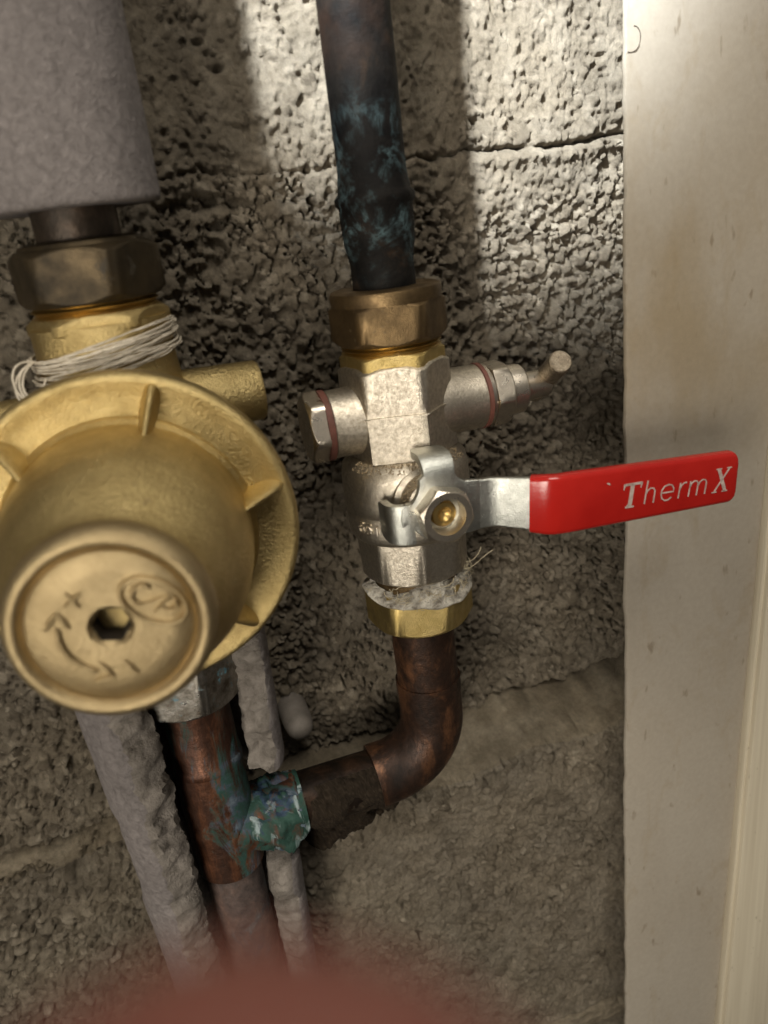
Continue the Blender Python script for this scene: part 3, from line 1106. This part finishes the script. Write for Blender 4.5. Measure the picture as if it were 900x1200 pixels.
# ================================================================ RIGHT LINE
# ---- riser
prof = [(-0.046, 0.0105), (-0.016, 0.0105), (-0.0130, 0.0107), (-0.0095, 0.0116), (-0.004, 0.0119), (0.0020, 0.0120), (0.0032, 0.0129), (0.0050, 0.0130),
        (0.0064, 0.0117), (0.0120, 0.0110), (0.016, 0.0109), (0.23, 0.0109)]
p = part('riser_pipe', rings(FV, prof, 56, ph0=0), 'riser', sharp=60)
tag(p, 'blackened copper riser pipe with bluish patina above the ball valve', 'pipe')

# ---- ball valve
bv = thing('ball_valve', (XV, -0.043, -0.162), 'nickel plated ball valve with red lever and brass nuts on the copper riser', 'valve')
cn = part('compression_nut', merge(nut(FVZ, -0.0440, -0.0290, 0.0205, 6, math.radians(15)),
                                   rings(FVZ, [(-0.0300, 0.0187), (-0.0270, 0.0189), (-0.0255, 0.0185), (-0.0248, 0.0172), (-0.0250, 0.0110)], 56)), 'bronze', bv)
part('thread_collar', rings(FVZ, [(-0.0475, 0.0160), (-0.0468, 0.0172), (-0.0460, 0.0161), (-0.0452, 0.0172), (-0.0444, 0.0161), (-0.0436, 0.0165)], 56), 'bright_brass', bv, sharp=80)
part('adapter_hex', nut(FVZ, -0.0525, -0.0468, 0.0188, 6, math.radians(12), ch=(0, 1)), 'nut_brass', bv)
part('upper_hex', merge(nut(FVZ, -0.0688, -0.0512, 0.0200, 6, math.radians(10), ch=(0, 1), rnd=0.985), nut(FVZ, -0.0860, -0.0686, 0.0202, 6, math.radians(10), ch=(0, 0), rnd=0.985), nut(FVZ, -0.0692, -0.0684, 0.0207, 6, math.radians(10), ch=(0, 1), rnd=0.985)), 'nickel', bv)
bprof = [(-0.0862, 0.0185), (-0.0868, 0.0200), (-0.0890, 0.0222), (-0.0930, 0.0229), (-0.1015, 0.0231), (-0.1062, 0.0230), (-0.1068, 0.0225), (-0.1074, 0.0225), (-0.1080, 0.0229), (-0.1140, 0.0228), (-0.1165, 0.0224), (-0.1180, 0.0216), (-0.1184, 0.0206)]
part('ball_housing', rings(FVZ, list(reversed(bprof)), 80), 'nickel', bv, sharp=50)
part('lower_octagon', nut(FVZ, -0.1365, -0.1180, 0.0207, 8, math.radians(-10), ch=(1, 0), rnd=0.992), 'nickel', bv)
# raised marking on the housing: small numerals
def onbody(dx, z, r=0.0232):
    a = dx / r
    return FVZ.p(r * math.cos(a), r * math.sin(a), z)
def mark(pts, w=0.00045):
    return sweep([onbody(x / 1000, z / 1000) for x, z in pts], w, 8)
def six(cx, cz):
    return [(cx + 1.2, cz + 2.0), (cx + 0.2, cz + 2.2), (cx - 0.9, cz + 1.2), (cx - 1.2, cz - 0.6), (cx - 0.6, cz - 2.0), (cx + 0.5, cz - 2.1), (cx + 1.2, cz - 1.2), (cx + 0.9, cz - 0.1), (cx - 0.2, cz + 0.2), (cx - 1.1, cz - 0.4)]
def five(cx, cz):
    return [(cx + 1.1, cz + 2.1), (cx - 0.8, cz + 2.1), (cx - 1.0, cz + 0.4), (cx + 0.2, cz + 0.7), (cx + 1.1, cz - 0.2), (cx + 1.0, cz - 1.5), (cx, cz - 2.1), (cx - 1.1, cz - 1.7)]
part('marking', merge(mark(six(-26.8, -110.5)), mark(five(-23.2, -110.8)), mark([(-19.6, -109.0), (-19.6, -112.6)])), 'nickel_machined', bv)
# left plug
fxl = Fr((XV, -0.043, -0.0658), (-1, 0, 0), (0, 0, 1))
part('left_port', rings(fxl, [(0.0, 0.0128), (0.016, 0.0124), (0.0185, 0.0118), (0.0255, 0.0117), (0.0260, 0.0113)], 48), 'nickel', bv)
pl = part('blanking_plug', nut(fxl, 0.0280, 0.0338, 0.0128, 6, 0.25, ch=(0, 1)), 'nickel_machined', bv)
part('washer', rings(fxl, [(0.0259, 0.0110), (0.0260, 0.0122), (0.0281, 0.0122), (0.0282, 0.0110)], 48), 'washer', pl)
# right drain cock
fxr = Fr((XV, -0.043, -0.0658), (1, 0, 0), (0, 0, 1))
part('right_port', rings(fxr, [(0.0, 0.0128), (0.017, 0.0124), (0.0190, 0.0117), (0.0300, 0.0116), (0.0304, 0.0112)], 48), 'nickel', bv)
dc = part('drain_cock', merge(rings(fxr, [(0.0318, 0.0108), (0.0320, 0.0114), (0.0334, 0.0112), (0.0345, 0.0095)], 48),
                              nut(fxr, 0.0340, 0.0412, 0.0122, 6, 0.62, ch=(0, 1), rnd=0.99),
                              rings(fxr, [(0.0405, 0.0092), (0.0416, 0.0093), (0.0470, 0.0090), (0.0478, 0.0082), (0.0479, 0.0054), (0.0575, 0.0052), (0.0590, 0.0042)], 40)), 'nickel_machined', bv)
part('gasket', rings(fxr, [(0.0303, 0.0108), (0.0304, 0.0119), (0.0318, 0.0119), (0.0319, 0.0108)], 48), 'washer', dc)
sp0 = np.array((0.1405, -0.0340, -0.0695)); sp1 = np.array((0.1394, -0.0550, -0.0560))
dv = (sp1 - sp0) / np.linalg.norm(sp1 - sp0)
fs = Fr(sp0, dv, (0, 0, 1)); Ls = np.linalg.norm(sp1 - sp0)
part('drain_spout', rings(fs, [(-0.004, 0.0036), (-0.003, 0.0044), (0.002, 0.0045), (0.006, 0.0042), (Ls * 0.5, 0.0042), (Ls - 0.0005, 0.0042), (Ls, 0.0038)], 36), 'bronze_tip', dc)
# stem neck and lever
ZS = -0.0927
fy = Fr((XV, -0.043, ZS), (0, -1, 0), (0, 0, 1))
part('stem_neck', rings(fy, [(0.012, 0.0128), (0.0215, 0.0122), (0.0225, 0.0105), (0.0290, 0.0100), (0.0300, 0.0085), (0.0318, 0.0084)], 48), 'nickel', bv)
dr = math.radians(-3.2)          # the lever droops a little
Lu = np.array((math.cos(dr), 0, math.sin(dr))); Lv = np.array((-math.sin(dr), 0, math.cos(dr)))


def lp3(u, v, o):
    return np.array((XV, 0, ZS)) + Lu * u + Lv * v + np.array((0, -o, 0))


def lever_path(pts, step=0.0012):
    """polyline in (u, o) with rounded bends -> samples"""
    out = []
    n = len(pts)
    for i in range(n):
        p = np.array(pts[i])
        if 0 < i < n - 1:
            a = np.array(pts[i - 1]) - p; b_ = np.array(pts[i + 1]) - p
            a /= np.linalg.norm(a); b_ /= np.linalg.norm(b_)
            R = 0.0032
            for t in np.linspace(0, 1, 9):
                out.append((1 - t) ** 2 * (p + a * R) + 2 * t * (1 - t) * p + t * t * (p + b_ * R))
        else:
            out.append(p)
    res = [out[0]]
    for q in out[1:]:
        d = q - res[-1]; L = np.linalg.norm(d); k = max(1, int(L / step))
        s0 = res[-1].copy()
        for j in range(1, k + 1): res.append(s0 + d * j / k)
    return res


def strip(path, hw, th, rnd, off=0.0):
    """rounded-rectangle section swept along path in the (u, o) plane; hw(u) half width"""
    V, F = [], []
    n = len(path)
    sec = []
    for cx_, cy_, a0_ in ((1, 1, 0), (-1, 1, 90), (-1, -1, 180), (1, -1, 270)):
        for k in range(5):
            a = math.radians(a0_ + 90 * k / 4)
            sec.append((cx_, cy_, math.cos(a), math.sin(a)))
    m_ = len(sec)
    for i in range(n):
        t = path[min(i + 1, n - 1)] - path[max(i - 1, 0)]
        t = t / np.linalg.norm(t)
        nr = np.array((-t[1], t[0]))
        u = path[i][0]; h = hw(u)
        for cx_, cy_, c, s_ in sec:
            v = cx_ * (h - rnd) + c * rnd
            q = cy_ * (th / 2 - rnd) + s_ * rnd + off
            pu, po = path[i] + nr * q
            V.append(lp3(pu, v, po))
    for i in range(n - 1):
        for k in range(m_):
            k2 = (k + 1) % m_
            F.append((i * m_ + k, i * m_ + k2, (i + 1) * m_ + k2, (i + 1) * m_ + k))
    F.append(tuple(range(m_ - 1, -1, -1))); F.append(tuple((n - 1) * m_ + k for k in range(m_)))
    return V, F


OP = 0.0756
path = lever_path([(0.000, OP), (0.0195, OP), (0.0345, 0.0878), (0.1030, 0.0905)])
mp = [q for q in path if q[0] < 0.040]
gp = [q for q in path if q[0] > 0.0290]


def hw_m(u):
    return float(np.interp(u, [0, 0.010, 0.0150, 0.020, 0.030], [0.0088, 0.0092, 0.0086, 0.0086, 0.0092]))


LT = 0.1030


def hw_g(u):
    w = float(np.interp(u, [0.029, 0.033, 0.04, LT], [0.0098, 0.0102, 0.0103, 0.0092]))
    e = LT - u
    if e < 0.0024:
        w -= 0.0024 - math.sqrt(max(0, 0.0024 ** 2 - (0.0024 - e) ** 2))
    return w


# finer samples at the rounded tip
tipu = [p_ for p_ in gp if p_[0] < LT - 0.0024] + [np.array((LT - e, np.interp(LT - e, [0.0345, LT], [0.0878, 0.0905]))) for e in (0.0024, 0.0019, 0.0014, 0.0009, 0.0005, 0.0002, 0.0)]


def plate():
    # hub plate outline (u, v) in mm with a scooped notch at its upper left
    out = []
    for a in np.linspace(-60, -168, 16): out.append((10.6 * math.cos(math.radians(a)), 10.0 * math.sin(math.radians(a))))
    out += [(-13.4, -3.6), (-13.8, -1.0), (-13.4, 2.8), (-12.2, 4.2)]
    for a in np.linspace(-62, 2, 12):       # the notch: arc centred at upper left
        out.append((-13.6 + 10.6 * math.cos(math.radians(a)) * 0.62, 11.4 + 8.6 * math.sin(math.radians(a))))
    out += [(-5.2, 13.4), (-2.6, 14.4), (2.4, 14.4), (4.6, 13.2), (6.4, 10.6), (9.0, 9.0), (14, 8.6), (14, -8.6), (7.6, -9.3)]
    n = len(out)
    V = [lp3(x / 1000, y / 1000, OP + 0.0013) for x, y in out] + [lp3(x / 1000, y / 1000, OP - 0.0013) for x, y in out]
    F = [tuple(range(n)), tuple(reversed(range(n, 2 * n)))]
    for i in range(n):
        j = (i + 1) % n
        F.append((i, i + n, j + n, j))
    import bmesh
    bm = bmesh.new()
    vs = [bm.verts.new(v) for v in V]
    for f in F: bm.faces.new([vs[i] for i in f])
    bmesh.ops.recalc_face_normals(bm, faces=bm.faces)
    ed = [e for e in bm.edges if len(e.link_faces) == 2 and any(len(f.verts) > 8 for f in e.link_faces)]
    bmesh.ops.bevel(bm, geom=ed, offset=0.0005, segments=2, affect='EDGES', profile=0.5)
    bm.verts.index_update()
    r = [tuple(v.co) for v in bm.verts], [tuple(v.index for v in f.verts) for f in bm.faces]
    bm.free()
    return r


def tab(cu, cv, du, dv_, hw0, hw1, run, drop):
    """stop tab: leaves the plate in direction (du,dv), bends back towards the valve body"""
    pts = []
    R = 0.0055
    for q in np.linspace(0, 1, 4): pts.append((run * q, 0))
    for a in np.linspace(0, 90, 9)[1:]:
        pts.append((run + R * math.sin(math.radians(a)), R * (1 - math.cos(math.radians(a)))))
    for q in np.linspace(0, 1, 4)[1:]: pts.append((run + R, R + drop * q))
    V, F = [], []
    n = len(pts)
    for i, (x, dn) in enumerate(pts):
        t = np.array(pts[min(i + 1, n - 1)]) - np.array(pts[max(i - 1, 0)]); t = t / np.linalg.norm(t)
        nr = (-t[1], t[0])
        w = hw0 + (hw1 - hw0) * i / (n - 1)
        if i >= n - 1: w *= 0.86
        for cw, q in ((-1, 0.0013), (-0.9, 0.0014), (0.9, 0.0014), (1, 0.0013), (1, -0.0012), (-1, -0.0012)):
            xx = x - nr[0] * (-q) * -1 if False else x + t[1] * q
            dd = dn - t[0] * q
            u = cu + du * xx - dv_ * w * cw; v = cv + dv_ * xx + du * w * cw
            V.append(lp3(u, v, OP - dd))
    m_ = 6
    for i in range(n - 1):
        for k in range(m_):
            k2 = (k + 1) % m_
            F.append((i * m_ + k, i * m_ + k2, (i + 1) * m_ + k2, (i + 1) * m_ + k))
    F.append(tuple(range(m_ - 1, -1, -1))); F.append(tuple((n - 1) * m_ + k for k in range(m_)))
    return V, F


lev = part('lever', merge(plate(), strip(mp, hw_m, 0.0024, 0.0007)), 'steel', bv, sharp=40)
part('stop_tab', tab(-0.0002, 0.0105, 0.0, 1.0, 0.0050, 0.0058, 0.0015, 0.0060), 'steel', lev, sharp=50)
part('stop_tab', tab(-0.0095, -0.0028, -1.0, -0.05, 0.0070, 0.0064, 0.0010, 0.0060), 'steel', lev, sharp=50)
grip = part('grip', strip(tipu, hw_g, 0.0050, 0.0018), 'red', lev, sharp=50, label='glossy red vinyl grip with ThermX lettering')
part('lever_nut', nut(fy, OP - 0.043 + 0.0008, OP - 0.043 + 0.0072, 0.0098, 6, 0.25, hole=0.0061, ch=(0, 1)), 'nickel_machined', bv)
part('stem', rings(fy, [(0.0290, 0.0046), (0.0345, 0.0045), (0.0358, 0.0044), (0.0364, 0.0039), (0.0365, 0.0024), (0.0356, 0.0016), (0.0350, 0.0004)], 40), 'bright_brass', bv)


# lettering on the grip ------------------------------------------------
def flat_strokes(strokes, ytop=0.0):
    """each stroke: (list of (u, v) mm, half widths mm list) laid on the grip's front face as a raised ribbon"""
    V, F = [], []
    for pts, ws in strokes:
        P = [np.array(p_) for p_ in pts]
        n = len(P); k = len(V)
        for i in range(n):
            t = P[min(i + 1, n - 1)] - P[max(i - 1, 0)]; t = t / np.linalg.norm(t)
            nr = np.array((-t[1], t[0]))
            w = ws[i] if hasattr(ws, '__len__') else ws
            for sd, lift in ((-1, -0.05), (-1, 0.16), (1, 0.16), (1, -0.05)):
                u, v = P[i] + nr * w * sd
                o = np.interp(u / 1000, [0.0345, LT], [0.0878, 0.0905]) + 0.0025 + lift / 1000
                V.append(lp3(u / 1000, v / 1000, o))
        for i in range(n - 1):
            for q in range(4):
                q2 = (q + 1) % 4
                F.append((k + i * 4 + q, k + i * 4 + q2, k + (i + 1) * 4 + q2, k + (i + 1) * 4 + q))
        F.append((k + 3, k + 2, k + 1, k)); j = k + (n - 1) * 4
        F.append((j, j + 1, j + 2, j + 3))
    return V, F


def U(zx): return 59.0 + (zx - 65) / 710 * 41.2


SL = 0.12
def sl(u0, pts): return [(u0 + x + y * SL, y) for x, y in pts]


let_T = [(sl(U(112), [(0, -4.1), (0, 3.6)]), 0.72), (sl(U(112), [(-2.9, 3.75), (3.3, 3.75)]), 0.42), (sl(U(112), [(-2.95, 4.05), (-3.1, 2.0)]), [0.42, 0.10]),
         (sl(U(112), [(3.3, 4.05), (3.25, 2.0)]), [0.42, 0.10]), (sl(U(112), [(-1.6, -4.15), (1.6, -4.15)]), 0.28), (sl(U(112), [(-0.2, -3.0), (-1.2, -4.1)]), [0.5, 0.15])]
g = 0.23
let_h = [(sl(U(208), [(0, -4.0), (0, 4.1)]), g), (sl(U(208), [(0, -0.8), (0.5, 0.6), (1.5, 1.3), (2.7, 1.1), (3.35, 0.1), (3.4, -1.2), (3.4, -4.0)]), g)]
ec = U(352)
let_e = [(sl(ec, [(-2.3, -1.2), (2.3, -1.2), (2.2, 0.0), (1.3, 1.2), (0, 1.5), (-1.4, 1.1), (-2.3, -0.2), (-2.35, -1.6), (-1.8, -3.1), (-0.5, -4.0), (0.8, -3.9), (1.9, -3.1)]), g)]
let_r = [(sl(U(432), [(0, -4.0), (0, 1.4)]), g), (sl(U(432), [(0, -1.0), (0.5, 0.4), (1.4, 1.2), (2.4, 1.3)]), g)]
let_m = [(sl(U(500), [(0, -4.0), (0, 1.4)]), g), (sl(U(500), [(0, -0.8), (0.5, 0.6), (1.5, 1.3), (2.5, 1.1), (3.1, 0.2), (3.15, -4.0)]), g),
         (sl(U(500), [(3.15, -0.8), (3.7, 0.6), (4.7, 1.3), (5.8, 1.1), (6.35, 0.2), (6.4, -4.0)]), g)]
xc = U(715)
let_X = [(sl(xc, [(-1.9, 4.0), (2.0, -4.0)]), 0.62), (sl(xc, [(2.3, 4.0), (-2.3, -4.0)]), 0.26), (sl(xc, [(-3.0, 4.1), (-0.8, 4.1)]), 0.20), (sl(xc, [(1.2, 4.1), (3.2, 4.1)]), 0.20),
         (sl(xc, [(-3.2, -4.1), (-1.2, -4.1)]), 0.20), (sl(xc, [(0.8, -4.1), (3.0, -4.1)]), 0.20)]
part('lettering', flat_strokes(let_T + let_h + let_e + let_r + let_m + let_X), 'letter', lev, smooth=False)
part('chip', flat_strokes([([(52.6, 5.4), (53.3, 5.1), (53.7, 4.7)], [0.22, 0.28, 0.08])]), 'letter', lev, smooth=False)

# bottom nut, hemp and paste
part('bottom_nut', nut(FVZ, -0.1600, -0.1425, 0.0213, 6, math.radians(14), ch=(1, 1), rnd=0.99), 'nut_brass', bv)
part('nipple_thread', rings(FVZ, [(-0.1440, 0.0165), (-0.1350, 0.0165)], 48), 'bronze', bv)


def paste():
    V, F = [], []
    seg, n = 140, 22
    for i in range(n):
        t = i / (n - 1)
        for k in range(seg):
            a = 2 * PI * k / seg
            ca, sa = math.cos(a), math.sin(a)
            n1 = float(fbm(np.array([ca * 0.02 + t * 0.004]), np.array([sa * 0.02 + t * 0.011]), 0.007, 600, 4, 0.65)[0]) - 0.5
            n2 = float(fbm(np.array([ca * 0.02]), np.array([sa * 0.02]), 0.012, 630, 3, 0.6)[0]) - 0.5
            front = math.exp(-((a - 0.18 + PI) % (2 * PI) - PI) ** 2 / 0.5)
            # profile: from the valve mouth out and over the nut's shoulder
            zb = -0.1438 - 0.0040 * front - n2 * 0.005
            zt = -0.1372 - 0.0022 * (1 - front) - n2 * 0.004
            z = zt + (zb - zt) * t
            r = 0.0166 + 0.0036 * math.sin(min(1, t * 1.15) * PI * 0.5) ** 1.2 + (0.0008 + 0.0012 * front) * (t > 0.5) * math.sin(min(1, (t - 0.5) * 2) * PI) + n1 * 0.0062 * math.sin(PI * min(1, t + 0.1))
            if t > 0.93: r -= 0.0012
            V.append(FVZ.p(r * ca, r * sa, z))
    for i in range(n - 1):
        for k in range(seg):
            k2 = (k + 1) % seg
            F.append((i * seg + k2, i * seg + k, (i + 1) * seg + k, (i + 1) * seg + k2))
    return V, F


part('sealing_paste', paste(), 'paste', bv, sharp=80, label='crumbly whitish jointing paste squeezed over the bottom nut')
hv = []
for k in range(70):
    a = random.uniform(-1.6, 1.6) if k < 60 else random.uniform(1.0, 1.5)
    z0 = random.uniform(-0.1385, -0.1435); r0 = random.uniform(0.0172, 0.0200)
    da = random.uniform(-0.45, 0.45)
    pts = []
    for t in np.linspace(0, 1, 7):
        aa = a + da * t; rr = r0 + 0.0012 * math.sin(t * 3) + 0.001 * t
        pts.append(FVZ.p(rr * math.cos(aa), rr * math.sin(aa), z0 + (random.uniform(-1, 1) * 0.0008) + (0.003 if k % 3 == 0 else -0.003) * t))
    hv.append(sweep(pts, random.uniform(0.00008, 0.00017), 5))
for t0, ln in ((0.95, 0.011), (1.25, 0.006)):   # loose fibres standing off
    q = FVZ.p(0.019 * math.cos(t0), 0.019 * math.sin(t0), -0.1375)
    hv.append(sweep(bezier(q, q + np.array((0.003, -0.001, -0.001)), q + np.array((0.006, -0.002, 0.004)), q + np.array((ln, -0.002, 0.0055)), 10), 0.00018, 5))
part('hemp_fibres', merge(*hv), 'hemp', bv, kind='stuff')


def crumbs(n, fn, s0, s1):
    out = []
    for i in range(n):
        c = fn(); s_ = random.uniform(s0, s1)
        V = [np.array(c) + s_ * np.array(d) * random.uniform(0.6, 1.2) for d in ((1, 0, 0), (-1, 0, 0), (0, 1, 0), (0, -1, 0), (0, 0, 1), (0, 0, -1))]
        out.append((V, [(0, 2, 4), (2, 1, 4), (1, 3, 4), (3, 0, 4), (2, 0, 5), (1, 2, 5), (3, 1, 5), (0, 3, 5)]))
    return merge(*out)


def ledge():
    a = random.uniform(-1.3, 0.9)
    r = random.uniform(0.0182, 0.0224)
    zz_ = -0.0864 - max(0, (r - 0.0200)) * 1.05
    return FVZ.p(r * math.cos(a), r * math.sin(a), zz_ + random.uniform(-0.0001, 0.0003))


def neckdirt():
    a = random.uniform(0.2, 1.4); s_ = random.uniform(0.0205, 0.030)
    r = 0.0105
    return fy.p(r * math.cos(a), r * math.sin(a), s_)


part('dirt_crumbs', merge(crumbs(420, ledge, 0.00012, 0.00042), crumbs(160, neckdirt, 0.00012, 0.0004)), 'dirt', bv, kind='stuff', smooth=False)

# ---- elbow and branch
el = thing('copper_elbow', (XV, -0.043, -0.216), 'dark tarnished copper elbow turning from the ball valve towards the tee', 'pipe fitting')
RB = 0.0235
pathE = [(XV, -0.043, z) for z in np.linspace(-0.1755, -0.1925, 5)]
for a in np.linspace(0, 90, 20)[0:]:
    pathE.append((XV - RB + RB * math.cos(math.radians(a)), -0.043, -0.1925 - 0.0230 * math.sin(math.radians(a))))
pathE += [(XV - RB - 0.0015, -0.043, -0.2157), (XV - RB - 0.0045, -0.043, -0.2159)]
nE = len(pathE)
part('bend', sweep(pathE, [0.0131 if (i < 2 or i >= nE - 2) else 0.0129 for i in range(nE)], 48), 'elbow', el, sharp=60)
part('upper_tube', rings(FV, [(-0.182, 0.0121), (-0.178, 0.0122), (-0.160, 0.0124), (-0.1455, 0.0122)], 48), 'elbow', el)
part('branch_tube', rings(fb, [(0.026, 0.0122), (0.0300, 0.0122), (0.0310, 0.0114), (0.066, 0.0114)], 40), 'black_pipe', el)


# ---- mortar lump half burying the branch, and a grey plug
def lump():
    V, F = [], []
    nu, nv = 90, 64
    for i in range(nv):
        b_ = i / (nv - 1)                      # runs from the top of the pipe over its front and down onto the course below
        for j in range(nu):
            u = j / (nu - 1)
            x = 0.0215 + 0.0400 * u
            nn = float(fbm(np.array([x]), np.array([b_ * 0.05]), 0.010, 700, 4, 0.65)[0]) - 0.5
            n2 = float(fbm(np.array([x]), np.array([b_ * 0.05]), 0.0035, 720, 3, 0.7)[0]) - 0.5
            e = min(1.0, u / 0.16, (1 - u) / 0.10) ** 0.5
            if b_ < 0.6:
                a = math.radians(58 - 170 * b_ / 0.6)     # from above the front ... under the pipe
                r = 0.0102 + (0.0024 + nn * 0.0080) * e + n2 * 0.0016
                y = -0.043 - r * math.cos(a); z = -0.2165 + r * math.sin(a)
            if b_ >= 0.45:
                t = (b_ - 0.45) / 0.55
                e2 = max(0.0, min(1.0, u / 0.38 + nn * 0.8, (1 - u) / 0.38 + nn * 0.8, (1 - t) / 0.55 + nn * 0.8))
                e2 = e2 * e2 * (3 - 2 * e2)
                y2 = -0.0540 + 0.021 * t ** 0.6 - nn * 0.005 - n2 * 0.0016 - 0.002 + 0.016 * (1 - e2); z2 = -0.2225 - 0.040 * t
                if b_ < 0.6:
                    q = (b_ - 0.45) / 0.15; q = q * q * (3 - 2 * q)
                    y = y * (1 - q) + y2 * q; z = z * (1 - q) + z2 * q
                else:
                    y, z = y2, z2
                s_ = max(0.0, 1 - e) * t
                y = y + 0.02 * s_
            V.append((x + n2 * 0.002 + (u - 0.5) * 0.02 * max(0, b_ - 0.4), y, z))
    for i in range(nv - 1):
        for j in range(nu - 1):
            F.append((i * nu + j, i * nu + j + 1, (i + 1) * nu + j + 1, (i + 1) * nu + j))
    return V, F


vl = lump()
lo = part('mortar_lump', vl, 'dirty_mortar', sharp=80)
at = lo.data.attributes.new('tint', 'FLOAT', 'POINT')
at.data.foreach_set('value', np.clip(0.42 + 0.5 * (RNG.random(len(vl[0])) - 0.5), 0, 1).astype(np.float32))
tag(lo, 'rough brown mortar smeared over the pipe between the copper elbow and the tee', 'mortar')
fq = Fr((0.0295, 0.010, -0.2010), (0.05, -1, -0.25), (0, 0, 1))
gp_ = part('wall_plug', rings(fq, [(0, 0.0062), (0.010, 0.0066), (0.018, 0.0064), (0.022, 0.0056), (0.0240, 0.0040), (0.0248, 0.0015)], 32), 'plug', sharp=60)
tag(gp_, 'small rounded grey plastic plug in the wall beside the torn foam', 'plug')


# ================================================================ HAND before the lens
def camp(x, y, z):             # camera-space (right, down, forward) metres -> world
    return CAM_LOC + cr * x + cd * y + cf * z


def hand():
    J = {}
    bones = []
    def chain(names, pts, rad, parent=None):
        prev = parent
        for nme, p_, r in zip(names, pts, rad):
            J[nme] = (p_, r)
            if prev: bones.append((prev, nme))
            prev = nme
    chain(['palm'], [(0.030, 0.128, 0.050)], [0.020])
    chain(['wrist', 'arm'], [(0.052, 0.172, 0.040), (0.085, 0.235, 0.030)], [0.022, 0.026], 'palm')
    chain(['i0', 'i1', 'i2', 'i3', 'i4'], [(0.010, 0.100, 0.052), (0.000, 0.070, 0.046), (-0.0030, 0.046, 0.036), (-0.0025, 0.033, 0.0300), (-0.0022, 0.0245, 0.0285)], [0.0120, 0.0098, 0.0092, 0.0092, 0.0080], 'palm')
    chain(['m0', 'm1', 'm2', 'm3'], [(0.026, 0.106, 0.058), (0.020, 0.100, 0.086), (0.018, 0.116, 0.100), (0.020, 0.132, 0.094)], [0.0120, 0.0096, 0.0088, 0.0078], 'palm')
    chain(['r0', 'r1', 'r2', 'r3'], [(0.042, 0.112, 0.060), (0.038, 0.108, 0.086), (0.036, 0.124, 0.098), (0.037, 0.138, 0.092)], [0.0115, 0.0092, 0.0084, 0.0074], 'palm')
    chain(['l0', 'l1', 'l2', 'l3'], [(0.056, 0.120, 0.060), (0.054, 0.118, 0.080), (0.052, 0.132, 0.090), (0.052, 0.144, 0.084)], [0.0105, 0.0080, 0.0073, 0.0065], 'palm')
    chain(['t0', 't1', 't2', 't3'], [(0.012, 0.140, 0.060), (-0.010, 0.136, 0.074), (-0.018, 0.126, 0.088), (-0.020, 0.116, 0.098)], [0.0140, 0.0108, 0.0098, 0.0086], 'palm')
    nm = list(J)
    me = bpy.data.meshes.new('hand')
    me.from_pydata([tuple(camp(*J[k][0])) for k in nm], [(nm.index(a), nm.index(b_)) for a, b_ in bones], [])
    o = bpy.data.objects.new('hand', me); C.objects.link(o)
    bpy.context.view_layer.objects.active = o
    md = o.modifiers.new('skin', 'SKIN')
    md.use_smooth_shade = True
    for i, k in enumerate(nm):
        sv = me.skin_vertices[0].data[i]
        sv.radius = (J[k][1], J[k][1]); sv.use_root = (k == 'palm')
    sb = o.modifiers.new('sub', 'SUBSURF'); sb.levels = 2; sb.render_levels = 3
    dg = bpy.context.evaluated_depsgraph_get(); dg.update()
    ev = bpy.data.meshes.new_from_object(o.evaluated_get(dg))
    o.modifiers.clear()
    o.data = ev
    ev.name = 'hand'
    ev.materials.clear(); ev.materials.append(M['skin'])
    ev.polygons.foreach_set('use_smooth', [True] * len(ev.polygons))
    return o


hd = hand()
hc_ = [q for q in (v.co - CAM_LOC for v in hd.data.vertices) if q.dot(cf) < 0.042 and q.dot(cd) < 0.06]
tip_v = min(hc_, key=lambda q: q.dot(cd) / max(q.dot(cf), 0.01))
hd.location = cd * (0.0111 - tip_v.dot(cd)) + cf * (0.0200 - tip_v.dot(cf))
tag(hd, 'out of focus reddish fingertip of a hand held close before the pipes', 'hand')
